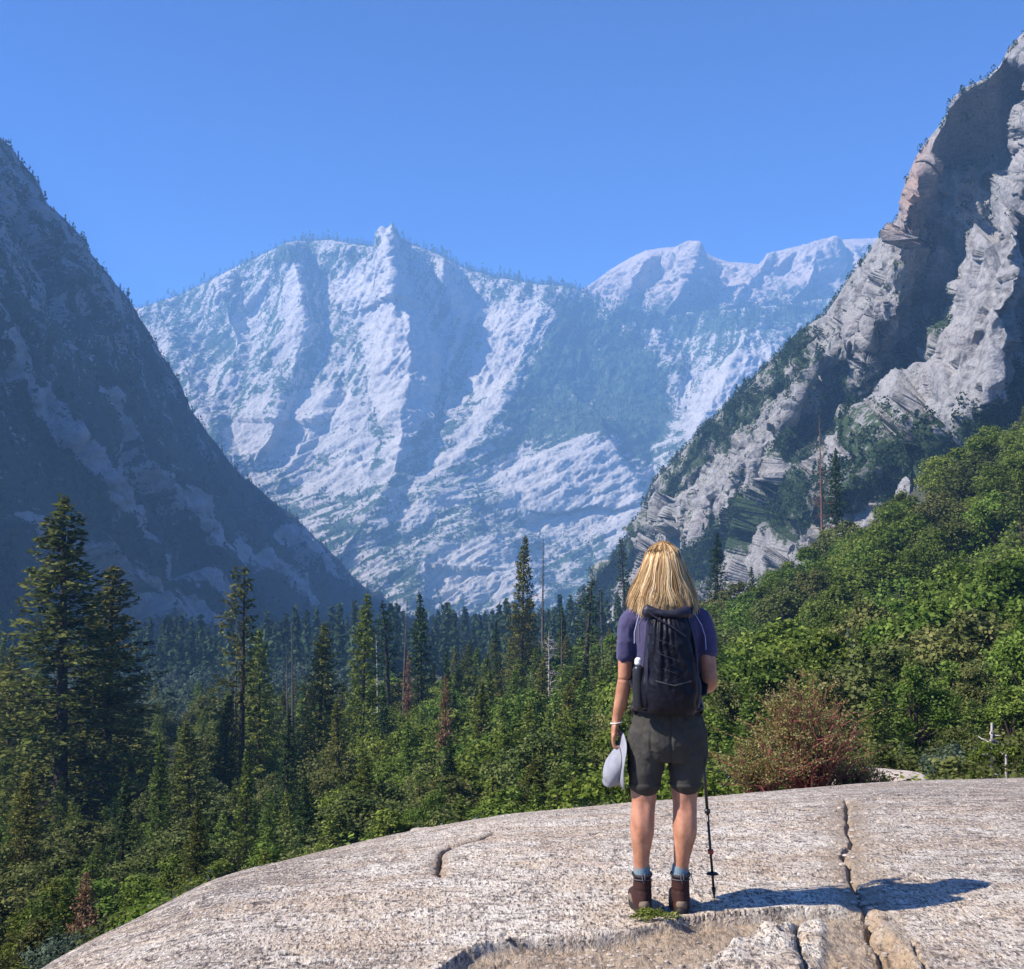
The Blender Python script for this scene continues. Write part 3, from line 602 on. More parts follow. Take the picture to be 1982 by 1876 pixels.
def conifer_mesh(H, R, seed, base=.12, gap=.5, droop=.25, leaf=.42, per=4, power=.8, density=1.0, lop=0.0, needle=None, branches=True, trunk_r=None):
    """trunk (with branches) and crown arrays of one conifer"""
    r = np.random.default_rng(seed); tr = trunk_r or (.011 * H + .05); bend = r.normal(size=2) * .012 * H
    zz = np.linspace(0, 1, 10); tp = np.stack([bend[0] * zz ** 2, bend[1] * zz ** 2, zz * H], 1)
    paths = [(tp, tr * (1 - zz) ** .8 + .02, 8)]; Cs, Ts, Al = [], [], []
    z = base * H
    while z < H * .985:
        t = (z / H - base) / (1 - base); n = r.integers(3, 6) if t < .9 else 3
        a0 = r.uniform(0, 6.28)
        rad0 = R * (min(1, (1 - t) ** power * 1.0 + .03)) * (.55 + .45 * min(1, t / .12 + .3))
        for k in range(n):
            if r.random() > density: continue
            az = a0 + k * 6.283 / n + r.normal() * .35; L = rad0 * r.uniform(.55, 1.12) * (1 + lop * math.cos(az - 1))
            if L < .15: L = .15
            up = .35 * t + .10 - droop * (1 - t); s = np.linspace(0, 1, 5)
            d = np.array([math.cos(az), math.sin(az)]); c = np.array([bend[0] * (z / H) ** 2, bend[1] * (z / H) ** 2])
            bp = np.stack([c[0] + d[0] * L * s, c[1] + d[1] * L * s, z + L * (up * s - .18 * s ** 2 * (1 - t) + .10 * s ** 3)], 1)
            if branches and L > .5: paths.append((bp[:], np.linspace(.012 * L + .012, .006, 5), 3))
            m = max(4, int(L / (leaf * .50) * per * .8)); q = r.uniform(.16, 1.03, m) ** .75
            px = np.stack([np.interp(q, s, bp[:, i]) for i in range(3)], 1)
            sp = (.12 + .16 * L * (1 - q * .55))[:, None]
            px += np.stack([-d[1] * r.normal(size=m), d[0] * r.normal(size=m), r.normal(size=m) * .42 - .12], 1) * sp
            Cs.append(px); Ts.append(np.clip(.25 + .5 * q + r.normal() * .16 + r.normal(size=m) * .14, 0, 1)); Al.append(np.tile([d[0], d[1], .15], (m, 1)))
        z += gap * (1 - .55 * t) * r.uniform(.75, 1.25)
    m = 14; Cs.append(np.stack([bend[0] + r.normal(size=m) * .08, bend[1] + r.normal(size=m) * .08, H * (1 - .03 * r.random(m))], 1)); Ts.append(r.uniform(.3, .8, m)); Al.append(np.tile([0, 0, 1.], (m, 1)))
    C = np.concatenate(Cs); tone = np.concatenate(Ts); al = np.concatenate(Al)
    V, Fq = cards(C, leaf * r.uniform(.6, 1.25, len(C)), r, nrm=np.array([0, 0, .8]), along=al, aspect=.5)
    return tubes(paths), (V, Fq, np.repeat(tone, 4))
def broad_mesh(H, R, seed, lobes=16, leaves=6500, leaf=.34, trunk=.3, flat=1.0, loose=.16, open_=0.0, narrow=0):
    r = np.random.default_rng(seed); paths = []; Cs, Ns, Ts = [], [], []
    tp = np.array([[0, 0, 0], [r.normal() * .1, r.normal() * .1, H * .25], [r.normal() * .3, r.normal() * .3, H * .6]])
    paths.append((tp, np.array([.035, .026, .012]) * H, 7)); L = []
    for k in range(lobes):
        az = r.uniform(0, 6.283); h = trunk + (1 - trunk) * (k + .5) / lobes; w = math.sin(min(1, (1 - h) * 1.5 / (1 - trunk) + .12) * math.pi / 2) ** (.8 + narrow)
        rr = R * w * r.uniform(.35, .78) if h < .9 else R * .15 * r.random()
        c = np.array([math.cos(az) * rr, math.sin(az) * rr, H * (h - .08)]); lr = R * r.uniform(.27, .46) * (1 - .35 * (h > .85))
        L.append((c, lr)); s = np.linspace(0, 1, 4)[:, None]; st = tp[1] * (1 - .0) + (tp[2] - tp[1]) * min(1, h * .8)
        bp = st * (1 - s) + c * s + np.array([0, 0, -.12 * R]) * (s * (1 - s)) * 4 * .5
        paths.append((bp, np.linspace(.012 * H, .004 * H, 4), 4))
    W = np.array([l[1] ** 2 for l in L]); W /= W.sum()
    for (c, lr), w in zip(L, W):
        m = int(leaves * w); d = r.normal(size=(m, 3)); d /= np.linalg.norm(d, axis=1, keepdims=True); d[:, 2] = np.where(d[:, 2] < -.35, -d[:, 2], d[:, 2])
        # leaf sprays: leaves gather in tufts over the lobe
        nt_ = max(8, m // 26); td = r.normal(size=(nt_, 3)); td /= np.linalg.norm(td, axis=1, keepdims=True); td[:, 2] = np.where(td[:, 2] < -.4, -td[:, 2], td[:, 2])
        tr_ = r.uniform(.72, 1.14, nt_); pick = r.integers(0, nt_, m)
        dd = td[pick] + r.normal(size=(m, 3)) * .17; rad = tr_[pick] * (1 - .25 * r.random(m) ** 2)
        px = c + dd * (lr * rad)[:, None] * np.array([1, 1, .82 * flat]) + r.normal(size=(m, 3)) * loose * .3
        tt = r.uniform(.2, .8, nt_)[pick] + r.normal(size=m) * .12
        if open_: keep = r.random(m) > open_; px, dd, tt = px[keep], dd[keep], tt[keep]
        Cs.append(px); Ns.append(dd); Ts.append(np.clip(tt, 0, 1))
    C = np.concatenate(Cs); N = np.concatenate(Ns); T = np.concatenate(Ts)
    V, Fq = cards(C, leaf * r.uniform(.6, 1.3, len(C)), r, nrm=N * 1.2 + np.array([0, 0, .5]), aspect=.75)
    return tubes(paths), (V, Fq, np.repeat(T, 4))
def mk(name, arr, mat):
    (V, Fq) = arr[:2]; return mesh_np(name, V, Fq, mat, attrs={'tone': arr[2]} if len(arr) > 2 else None, smooth=len(arr) == 2).data
class Kind:
    "a plant kind: mesh data of trunk and crown, shared by every copy"
    def __init__(s, arrs, mt, mc, H, R):
        a = mesh_np('trunk', *arrs[0], mt); b = mesh_np('crown', arrs[1][0], arrs[1][1], mc, smooth=False, attrs={'tone': arrs[1][2]})
        s.t, s.c, s.H, s.R = a.data, b.data, H, R
        bpy.data.objects.remove(a); bpy.data.objects.remove(b)
    def recolour(s, mc):
        k = Kind.__new__(Kind); k.t, k.H, k.R = s.t, s.H, s.R; k.c = s.c.copy(); k.c.materials.clear(); k.c.materials.append(mc); return k
def plant(kind, name, x, y, H, label, cat, group=None, wide=1.0, rz=None, z=None, dz=-.2, lean=(0, 0)):
    s = H / kind.H; r = empty(name, (x, y, (float(ground_z(x, y)) if z is None else z) + dz), label, cat, group)
    r.rotation_euler = (lean[0], lean[1], rng.uniform(0, 6.28) if rz is None else rz); r.scale = (s * wide, s * wide, s)
    for nm, me in (('trunk', kind.t), ('crown', kind.c)):
        o = bpy.data.objects.new(nm, me); COL.objects.link(o); o.parent = r
    return r
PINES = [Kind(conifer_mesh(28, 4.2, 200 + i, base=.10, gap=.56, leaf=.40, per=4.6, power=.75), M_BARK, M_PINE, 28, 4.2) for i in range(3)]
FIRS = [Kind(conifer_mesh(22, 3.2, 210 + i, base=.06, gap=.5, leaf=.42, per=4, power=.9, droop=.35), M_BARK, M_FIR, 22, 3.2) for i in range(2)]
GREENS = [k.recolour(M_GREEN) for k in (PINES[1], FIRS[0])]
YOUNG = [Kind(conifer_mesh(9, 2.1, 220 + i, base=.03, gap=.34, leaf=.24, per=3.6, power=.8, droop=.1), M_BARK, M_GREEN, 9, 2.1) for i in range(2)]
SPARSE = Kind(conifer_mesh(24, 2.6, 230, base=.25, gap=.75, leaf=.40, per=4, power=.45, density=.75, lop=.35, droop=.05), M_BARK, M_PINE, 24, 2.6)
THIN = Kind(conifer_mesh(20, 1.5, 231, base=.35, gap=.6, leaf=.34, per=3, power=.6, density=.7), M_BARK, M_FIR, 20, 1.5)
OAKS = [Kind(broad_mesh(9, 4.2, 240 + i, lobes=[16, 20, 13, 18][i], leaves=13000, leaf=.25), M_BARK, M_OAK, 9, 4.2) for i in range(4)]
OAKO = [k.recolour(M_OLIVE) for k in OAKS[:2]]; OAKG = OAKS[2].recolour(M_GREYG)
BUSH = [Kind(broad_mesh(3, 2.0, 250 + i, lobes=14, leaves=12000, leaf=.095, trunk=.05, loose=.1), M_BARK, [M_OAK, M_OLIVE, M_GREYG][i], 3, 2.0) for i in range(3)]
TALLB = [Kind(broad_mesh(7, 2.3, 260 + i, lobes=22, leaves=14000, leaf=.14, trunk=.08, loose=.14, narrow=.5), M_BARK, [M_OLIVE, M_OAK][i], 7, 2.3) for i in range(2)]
RUSTK = YOUNG[0].recolour(M_RUST)
# ------------------------------------------------------------ the forest, tree by tree
def base_z(u, D): x = (u - 991) / F * D; return x, float(ground_z(x, D))
def hero(kind, name, u, vt, D, label, cat, halfpx=None, group=None, rz=None, lean=(0, 0)):
    x, gz_ = base_z(u, D); zt = P(u, vt, D)[2]; H = float(zt - gz_) + .2
    w = 1.0 if halfpx is None else (halfpx * D / F) / (kind.R * H / kind.H)
    OCC.append((u, vt, D, (halfpx or 40)))
    return plant(kind, name, x, D, H, label, cat, group, wide=w, rz=rz, z=gz_, lean=lean)
OCC = []
hero(PINES[0], 'pine_tree', 130, 958, 105, 'tallest dark pine at far left, its tip against the blue shaded mountain', 'pine tree', 185)
hero(PINES[1], 'pine_tree', 215, 1093, 112, 'second tallest dark pine, right beside the tallest pine', 'pine tree', 150)
hero(SPARSE, 'pine_tree', 474, 1098, 118, 'ragged yellow-green pine with gaps between its boughs and a long bare trunk', 'pine tree', 62, rz=2.6)
hero(GREENS[0], 'pine_tree', 508, 1215, 124, 'bright green conifer just right of the ragged yellow-green pine', 'pine tree', 66)
hero(PINES[2], 'pine_tree', 622, 1208, 120, 'grey-green pine standing between the bare black snag and the slender light green pine', 'pine tree', 78)
hero(GREENS[0], 'pine_tree', 703, 1146, 118, 'slender light green pine with a long dark trunk left of centre', 'pine tree', 66, rz=1.1)
hero(THIN, 'fir_tree', 757, 1162, 160, 'thin dark half bare fir right of the slender light green pine', 'fir tree', 34)
hero(FIRS[0], 'fir_tree', 817, 1146, 165, 'dense dark cone-shaped fir at the centre of the valley', 'fir tree', 50)
hero(FIRS[1], 'fir_tree', 868, 1256, 150, 'small dark fir just right of the cone-shaped fir', 'fir tree', 30)
hero(PINES[1], 'pine_tree', 1008, 1036, 178, 'tall dark pine left of the hiker, beside the tall bare snag', 'pine tree', 52, rz=.4)
hero(THIN, 'fir_tree', 1130, 1120, 150, 'half bare dark fir just left of the hiker\'s shoulder', 'fir tree', 42)
hero(FIRS[1], 'fir_tree', 1088, 1170, 190, 'small dark fir between the tall bare snag and the half bare fir', 'fir tree', 34)
hero(FIRS[0], 'fir_tree', 1385, 1030, 250, 'dark fir standing above the green oaks right of the hiker\'s head', 'fir tree', 44)
hero(FIRS[1], 'fir_tree', 1618, 868, 235, 'dark fir behind the tall reddish snag on the hillside', 'fir tree', 36)
hero(THIN, 'fir_tree', 1210, 1040, 330, 'small dark fir on the rocky slope left of the hiker\'s head', 'fir tree', 22)
hero(SPARSE.recolour(M_OLIVE), 'pine_tree', 1976, 930, 122, 'yellowish thin pine cut by the right edge of the view', 'pine tree', 62)
hero(RUSTK, 'dead_conifer', 863, 1306, 92, 'small dead conifer with rust-coloured needles in the green forest at centre', 'dead tree', 34)
hero(RUSTK, 'dead_conifer', 182, 1690, 36, 'dead rust-brown young conifer low in the bottom left corner', 'dead tree', 62)
hero(RUSTK, 'dead_conifer', 792, 1262, 158, 'small brown dead conifer at the foot of the cone-shaped fir', 'dead tree', 22)
hero(YOUNG[1].recolour(M_GREYG), 'young_conifer', 1735, 1436, 19, 'small blue-grey young conifer behind the right edge of the dome', 'conifer', 20)
hero(YOUNG[0].recolour(M_GREYG), 'young_conifer', 1640, 1215, 60, 'slim blue-grey conifer in the dark gap of the right hillside', 'conifer', 38)
hero(PINES[2], 'pine_tree', 378, 1395, 88, 'short broad green pine in front of the left valley floor', 'pine tree', 80)
hero(PINES[0], 'pine_tree', 28, 1250, 120, 'dark pine at the left edge, half hidden by the tallest pine', 'pine tree', 80)
hero(THIN, 'pine_tree', 1460 - 240, 1290, 95, 'thin dark pine hidden mostly behind the hiker\'s left arm', 'pine tree', 40)
hero(SPARSE, 'pine_tree', 1845, 1180, 95, 'sparse pine with a dark leaning trunk on the right hillside', 'pine tree', 60, lean=(0, -.08))
hero(THIN, 'pine_tree', 1720, 1130, 100, 'thin dark-trunked pine rising from the middle of the right hillside', 'pine tree', 50)
for k_, u_, v_, D_, h_, lb_ in (
 (GREENS[1], 322, 1432, 78, 52, 'light green conifer low on the left, below the ragged yellow-green pine'),
 (PINES[1], 440, 1345, 108, 58, 'olive conifer whose top touches the trunk of the ragged yellow-green pine'),
 (FIRS[0], 560, 1372, 84, 50, 'dark fir below the foot of the bare black snag'),
 (PINES[2], 662, 1352, 98, 52, 'broad conifer between the grey-green pine and the slender light green pine'),
 (FIRS[1], 748, 1330, 112, 44, 'dark conifer right of the slender light green pine\'s trunk'),
 (GREENS[0], 800, 1395, 84, 60, 'bright conifer below the small brown dead conifer'),
 (GREENS[1], 930, 1318, 96, 58, 'bright green conifer right of the small rust-coloured dead conifer'),
 (GREENS[0], 985, 1402, 62, 62, 'near bright green conifer in the middle, far left of the person\'s arm'),
 (PINES[0], 1098, 1322, 82, 56, 'olive conifer left of the person, below the pale gnarled tree'),
 (GREENS[1], 1165, 1292, 96, 46, 'slim green conifer at the person\'s left elbow'),
 (PINES[1], 1030, 1468, 46, 80, 'near olive conifer between dome edge and forest left of the person'),
 (FIRS[0], 872, 1425, 66, 56, 'dark narrow fir in the near forest at the centre'),
 (GREENS[0], 705, 1462, 60, 64, 'yellowish green conifer above the rounded left part of the dome'),
 (FIRS[1], 250, 1498, 62, 52, 'dark slim fir in front of the second tallest dark pine'),
 (PINES[2], 62, 1486, 60, 74, 'dark broad conifer at the left edge, below the tallest pine'),
 (GREENS[1], 486, 1452, 64, 50, 'green conifer above the left shoulder of the dome'),
 (FIRS[0], 598, 1502, 54, 54, 'dark near fir right above the left shoulder of the dome'),
 (PINES[0], 390, 1560, 42, 62, 'near olive conifer touching the left shoulder of the dome'),
 (PINES[1], 905, 1240, 190, 34, 'small distant pine right of the small dark fir at the centre'),
 (FIRS[0], 958, 1200, 215, 30, 'small distant fir left of the tall dark pine beside the snag')):
    hero(k_, 'conifer_tree', u_, v_, D_, lb_, 'conifer', h_)
def snag(u, vt, D, label, n, spread, mat, seed, r0=None, gnarl=0, low=.2, group=None):
    r = np.random.default_rng(seed); x, gz_ = base_z(u, D); H = float(P(u, vt, D)[2] - gz_); e = empty('dead_snag', (x, D, gz_ - .2), label, 'dead tree', group)
    s = np.linspace(0, 1, 12); tp = np.stack([r.normal() * .015 * H * s ** 2, r.normal() * .015 * H * s ** 2, s * H], 1); r0 = r0 or (.008 * H + .05)
    mesh_np('trunk', *tubes([(tp, r0 * (1 - s * .9) + .015, 8)]), mat, e)
    for k in range(n):
        h = r.uniform(low, .97); az = r.uniform(0, 6.28); L = spread * (1.15 - h) * r.uniform(.3, 1); q = np.linspace(0, 1, 6)[:, None]
        d = np.array([math.cos(az), math.sin(az), r.uniform(-.25, .5)]); b = np.array([np.interp(h, s, tp[:, 0]), np.interp(h, s, tp[:, 1]), h * H]) + d * L * q + r.normal(size=(6, 3)) * q * L * (.05 + gnarl)
        ps = [(b, np.linspace(.018 * L + .012, .008, 6), 4)]
        for j in range(3 if L > .6 else 0):
            i = r.integers(2, 5); d2 = d + r.normal(size=3) * .8; ps.append((b[i] + d2 * L * .3 * np.linspace(0, 1, 3)[:, None], np.linspace(.01 * L + .006, .005, 3), 3))
        mesh_np('branch', *tubes(ps), mat, e)
    return e
snag(1049, 1040, 168, 'tall bare dead snag with short broken branches beside the tall dark pine', 40, 3.2, M_SNAG, 301, low=.4)
snag(1062, 1218, 150, 'pale gnarled dead tree with twisting branches at the foot of the tall bare snag', 60, 5, M_WHITE, 302, gnarl=.10, low=.45)
snag(572, 1203, 140, 'bare black snag left of the grey-green pine', 22, 1.8, M_SNAG, 303)
snag(563, 1262, 142, 'shorter bare snag leaning beside the bare black snag', 18, 2.0, M_SNAG, 304)
snag(782, 1158, 170, 'bare pole-like snag just left of the cone-shaped fir', 12, 1.2, M_SNAG, 305)
snag(1165, 1141, 158, 'bare thin snag close behind the hiker\'s left shoulder', 26, 2.2, M_SNAG, 306)
snag(1591, 800, 228, 'tall reddish dead snag with short twigs on the upper edge of the right hillside', 90, 3.6, M_BARKR, 307, low=.25)
snag(1905, 1372, 17.5, 'bleached white dead tree with clawing branches near the right edge', 40, .75, M_WHITE, 308, r0=.028, gnarl=.08, low=.35)
snag(1932, 1425, 17.2, 'small bleached dead stem beside the clawing white dead tree', 14, .4, M_WHITE, 312, r0=.018, gnarl=.08)
snag(735, 1225, 165, 'pale bent dead snag between the slender light green pine and the thin fir', 14, 2.2, M_WHITE, 309, gnarl=.05)
snag(1086, 1185, 172, 'thin dark snag right of the pale gnarled tree', 20, 1.6, M_SNAG, 310)
snag(460, 1180, 150, 'bare dark trunk hidden behind the ragged yellow-green pine', 14, 1.4, M_SNAG, 311)
# generic trees: rows from near to far, tops kept under the canopy line of the place
cu = np.array([-300, 0, 200, 400, 600, 800, 930, 1000, 1200, 1350, 1500, 1600, 1700, 1850, 2000, 2300], float)
cD = np.array([18, 30, 50, 90, 130, 190, 260, 400], float)
cv = np.array([
 [1900, 1850, 1800, 1700, 1640, 1580, 1560, 1540, 1480, 1430, 1430, 1420, 1410, 1400, 1400, 1380],
 [1760, 1750, 1740, 1680, 1620, 1560, 1530, 1505, 1440, 1380, 1350, 1360, 1340, 1350, 1330, 1300],
 [1660, 1650, 1650, 1620, 1570, 1510, 1480, 1450, 1350, 1290, 1260, 1230, 1230, 1200, 1180, 1100],
 [1530, 1520, 1540, 1530, 1490, 1440, 1390, 1350, 1270, 1200, 1150, 1110, 1080, 1050, 1020, 940],
 [1370, 1350, 1420, 1420, 1390, 1350, 1300, 1262, 1240, 1150, 1080, 1030, 990, 950, 920, 820],
 [1290, 1260, 1340, 1330, 1310, 1285, 1235, 1218, 1210, 1115, 1040, 972, 912, 855, 792, 670],
 [1250, 1180, 1300, 1300, 1290, 1265, 1225, 1205, 1190, 1110, 1045, 975, 910, 835, 752, 620],
 [1220, 1165, 1285, 1285, 1270, 1240, 1200, 1180, 1170, 1110, 1055, 985, 915, 840, 755, 620]], float)
def ceil_v(u, D):
    i = np.clip(np.interp(np.log(D), np.log(cD), np.arange(len(cD))), 0, len(cD) - 1.001); a = int(i); f = i - a
    return float(np.interp(u, cu, cv[a]) * (1 - f) + np.interp(u, cu, cv[a + 1]) * f)
skyl = np.full(2700, 3000.0)          # nearest canopy line so far, per column (offset 350)
domev = np.interp(np.arange(-350, 2350), _fu, _fv); skyl[:] = domev
count = {'oak': 0, 'con': 0, 'bush': 0, 'tall': 0}
LAB = {
 'oakR': ('round-topped green oak in the closed canopy of the right hillside', 'oaks covering the right hillside'),
 'oakRb': ('olive-green oak among the greener oaks of the right hillside', 'olive oaks on the right hillside'),
 'oakC': ('leafy green broadleaf tree in the forest left of the hiker', 'broadleaf trees in the forest left of the hiker'),
 'oakL': ('dull green broadleaf tree below the tall pines on the left', 'broadleaf trees below the left pines'),
 'oakF': ('grey-green hazy broadleaf tree on the far valley floor', 'broadleaf trees on the far valley floor'),
 'conC': ('green conifer in the forest left of the hiker', 'conifers in the forest left of the hiker'),
 'conL': ('dark conifer around the tall pines on the left', 'conifers around the left pines'),
 'conR': ('small conifer among the oaks of the right hillside', 'conifers among the hillside oaks'),
 'conF': ('hazy dark conifer on the far valley floor', 'conifers on the far valley floor'),
 'bushD': ('leafy bush crowding the far edge of the granite dome', 'bushes along the edge of the dome'),
 'tallD': ('bushy young tree just below the far edge of the dome', 'young trees below the edge of the dome')}
D = 15.0
R2 = np.random.default_rng(99)
while D < 400:
    wpx = F * (1.9 if D < 24 else 2.9 if D < 48 else 4.4 if D < 120 else 5.6) / D; u = -260 + R2.uniform(0, wpx)
    while u < 2260:
        du = u + R2.normal() * wpx * .18; DD = D * R2.uniform(.97, 1.04); x, gz_ = base_z(du, DD)
        zone = 'R' if du > 1230 else ('C' if du > 540 else 'L')
        oakp = .9 if zone == 'R' else (.38 if zone == 'C' else .28)
        if DD > 200 and zone != 'R': zone = 'F'; oakp = .45 if du < 350 else .3
        isoak = R2.random() < oakp; cvv = ceil_v(du, DD) + abs(R2.normal()) * 22 * (60 / max(DD, 30)) ** .3
        Hmax = float(P(du, cvv, DD)[2] - gz_)
        if DD < 24: H = min(Hmax, R2.uniform(1.8, 3.4)); k = BUSH[R2.integers(0, 3)]; nm, cat, lb, gr = 'bush', 'bush', *LAB['bushD']; key = 'bush'
        elif DD < 50:
            H = min(Hmax, R2.uniform(5, 9)); key = 'tall'
            k = TALLB[R2.integers(0, 2)] if R2.random() < .7 else YOUNG[R2.integers(0, 2)]; nm, cat, lb, gr = 'young_tree', 'young tree', *LAB['tallD']
        elif isoak:
            H = min(Hmax, R2.uniform(7.5, 12.5)); key = 'oak'; q = R2.random()
            k = OAKS[R2.integers(0, 4)]; L_ = 'oak' + zone
            if zone == 'R' and q < .22: k = OAKO[R2.integers(0, 2)]; L_ = 'oakRb'
            elif zone == 'L' or (zone == 'C' and q < .3): k = OAKO[R2.integers(0, 2)]
            elif zone == 'F': k = OAKG
            nm, cat, lb, gr = 'oak_tree' if zone == 'R' else 'broadleaf_tree', 'tree', *LAB[L_]
        else:
            H = min(Hmax, R2.uniform(12, 26) if zone != 'R' else R2.uniform(8, 13)); key = 'con'; q = R2.random()
            k = (GREENS[R2.integers(0, 2)] if q < .4 else PINES[R2.integers(0, 3)] if q < .75 else FIRS[R2.integers(0, 2)]) if H > 11 else YOUNG[R2.integers(0, 2)]
            nm, cat, lb, gr = 'conifer_tree', 'conifer', *LAB['con' + zone]
        side = 'toward the right edge' if du > 1640 else ('behind and right of the person' if du > 1330 else 'just left of the person' if du > 1000 else 'in the middle' if du > 540 else 'at the left')
        dist = 'close below the dome' if DD < 50 else 'in the near rows' if DD < 105 else 'in the middle rows' if DD < 170 else 'in the farthest rows'
        tint = 'grey-green' if k is OAKG else 'olive-brown' if k in OAKO else 'dark green' if k in FIRS or k in PINES else 'bright green'
        size = 'low' if H < .62 * k.H else 'tall' if H > .95 * k.H else 'middle-sized'
        lb = '%s %s %s %s %s' % (size, tint, nm.replace('_', ' '), side, dist); gr = '%s %ss %s %s' % (tint, nm.replace('_', ' '), side, dist)
        i0, i1 = int(np.clip(du + 350 - wpx * .4, 0, 2698)), int(np.clip(du + 350 + wpx * .4, 1, 2699)); line = np.min(skyl[i0:i1 + 1]) if i1 > i0 else skyl[i0]
        vt = proj([x, DD, gz_ + max(H, 0)])[1]; near = du < -120 or du > 2100
        if H > (1.0 if key == 'bush' else 2.5) and vt < np.mean(skyl[i0:i1 + 1]) + 14 and count[key] < 290:
            plant(k, nm, x, DD, H, lb, cat, gr, wide=R2.uniform(.9, 1.25) * (1 if H > k.H * .6 else 1.35), z=gz_)
            hw = int(k.R * H / k.H * F / DD * (.75 if key != 'con' else .4)); cidx = int(du + 350)
            a, b = max(0, cidx - hw), min(2699, cidx + hw)
            if b > a: skyl[a:b] = np.minimum(skyl[a:b], vt + (.22 if key != 'con' else .45) * H * F / DD)
            count[key] += 1
        u += wpx
    D += (2.2 if D < 24 else 4 if D < 48 else 6 if D < 120 else 8.5)
print('planted', count)
# ------------------------------------------------------------ far woods, scrub on the cliffs, trees along the ridges
def scatter_cones(name, Pb, H, W, per, mat, seed, leaf, round_=0.0):
    "one small crown of leaf cards per point, all in one mesh"
    r = np.random.default_rng(seed); n = len(Pb); t = r.random((n, per)) ** 1.25
    rad = W[:, None] * ((1 - t) ** .85 * (1 - round_) + round_ * np.sqrt(np.clip(1 - (2 * t - 1) ** 2, 0, 1))) * r.uniform(.45, 1.05, (n, per))
    az = r.uniform(0, 6.283, (n, per)); C = Pb[:, None] + np.stack([np.cos(az) * rad, np.sin(az) * rad, (.06 + .94 * t) * H[:, None]], -1)
    d = np.stack([np.cos(az), np.sin(az), .6 + 0 * az], -1).reshape(-1, 3)
    tone = np.clip(r.uniform(.15, .85, n)[:, None] + .15 * r.normal(size=(n, per)), 0, 1)
    V, Fq = cards(C.reshape(-1, 3), (leaf * H / 10)[:, None].repeat(per, 1).ravel() * r.uniform(.6, 1.3, n * per), r, nrm=d * 1.3, aspect=.6)
    return tag(mesh_np(name, V, Fq, mat, smooth=False, attrs={'tone': np.repeat(tone.ravel(), 4)}), kind='stuff')
r = np.random.default_rng(5)
n = 1300; uu = r.uniform(-120, 700, n); DD = r.uniform(230, 420, n); xx = (uu - 991) / F * DD
scatter_cones('distant_forest', np.stack([xx, DD, ground_z(xx, DD) - 1], -1), r.uniform(3.5, 7.5, n), r.uniform(2, 3.6, n), 120, M_GREYG, 8, 1.6, .6)
# valley floor woods from 400 m outward
n = 1500; uu = r.uniform(-100, 1260, n); DD = np.exp(r.uniform(np.log(395), np.log(1000), n)); xx = (uu - 991) / F * DD
scatter_cones('distant_forest', np.stack([xx, DD, ground_z(xx, DD) - 1], -1), r.uniform(11, 27, n), r.uniform(2.2, 4, n), 130, M_FARV, 6, 1.1)
n = 5200; uu = r.uniform(350, 1300, n); DD = np.exp(r.uniform(np.log(1000), np.log(2900), n)); xx = (uu - 991) / F * DD
scatter_cones('distant_forest', np.stack([xx, DD, ground_z(xx, DD) - 2], -1), r.uniform(14, 30, n), r.uniform(2.5, 5, n), 26, M_FARV, 7, 2.6)
def on_surface(Q, vg, n, seed, urange=None, pw=1.0, U=None):
    r = np.random.default_rng(seed); h, w = Q.shape[:2]; j = r.integers(1, h - 2, n * 6); i = r.integers(1, w - 2, n * 6)
    keep = r.random(n * 6) < np.clip(vg[j, i], 0, 1) ** pw; j, i = j[keep][:n], i[keep][:n]
    a, b = r.random(len(j))[:, None], r.random(len(j))[:, None]
    return Q[j, i] * (1 - a) * (1 - b) + Q[j + 1, i] * a * (1 - b) + Q[j, i + 1] * (1 - a) * b + Q[j + 1, i + 1] * a * b, j
# scrub and small trees on the right cliff: gather where the mesh carries vegetation
vgr = rV[:rQ.shape[0]]
pb, jj = on_surface(rQ, np.clip(vgr * 1.15 - .16, 0, 1), 10000, 11, pw=2.0)
hh = r.uniform(2.2, 5.5, len(pb)); scatter_cones('cliff_scrub', pb - [0, 0, .6], hh, hh * r.uniform(.4, .8, len(pb)), 34, M_FIR.copy(), 12, 3.0, .8)
pb, jj = on_surface(rQ, np.clip(vgr * 1.15 - .2, 0, 1), 500, 13, pw=2.5)
hh = r.uniform(6, 12, len(pb)); scatter_cones('cliff_trees', pb - [0, 0, .8], hh, hh * r.uniform(.18, .26, len(pb)), 80, M_FARV, 14, 1.5)
# little trees along the skyline of the cliff
top = rQ[-6]; k = r.integers(0, len(top), 520); pb = top[k] - [0, 0, .8]; uq, vq = proj(pb); keep = (r.random(len(pb)) < np.interp(uq, [1150, 1600, 1700, 1982], [1, .9, .35, .35])); pb = pb[keep]
hh = r.uniform(2, 6, len(pb)); scatter_cones('cliff_edge_scrub', pb, hh, hh * r.uniform(.28, .5, len(pb)), 40, M_FARV, 15, 2.2, .5)
# conifers along the ridge of the central mountain
top = cmQ[-3]; uq, _ = proj(top); k = r.integers(0, len(top), 1900); uk = uq[k]
keep = (np.abs(uk - 752) > 26) & (r.random(len(k)) < np.interp(uk, [250, 540, 560, 700, 790, 1100, 1200, 1800], [.35, .35, .8, .7, .9, 1, .7, .7])); pb = top[k[keep]] - [0, 0, 6]
hh = r.gamma(4, 3.6, len(pb)) + 5; scatter_cones('ridge_conifers', pb, hh, hh * .16, 14, M_FARV, 16, 2.4)
pb, jj = on_surface(cmQ, np.clip(cmV[:cmQ.shape[0]] * 1.1 - .1, 0, 1), 7000, 17, pw=3.0)
hh = r.uniform(10, 24, len(pb)); scatter_cones('slope_conifers', pb - [0, 0, 3], hh, hh * .2, 10, M_FARV, 18, 3.2)
pb, jj = on_surface(lQ, np.clip(lV[:lQ.shape[0]], 0, 1), 1800, 19, pw=1.5)
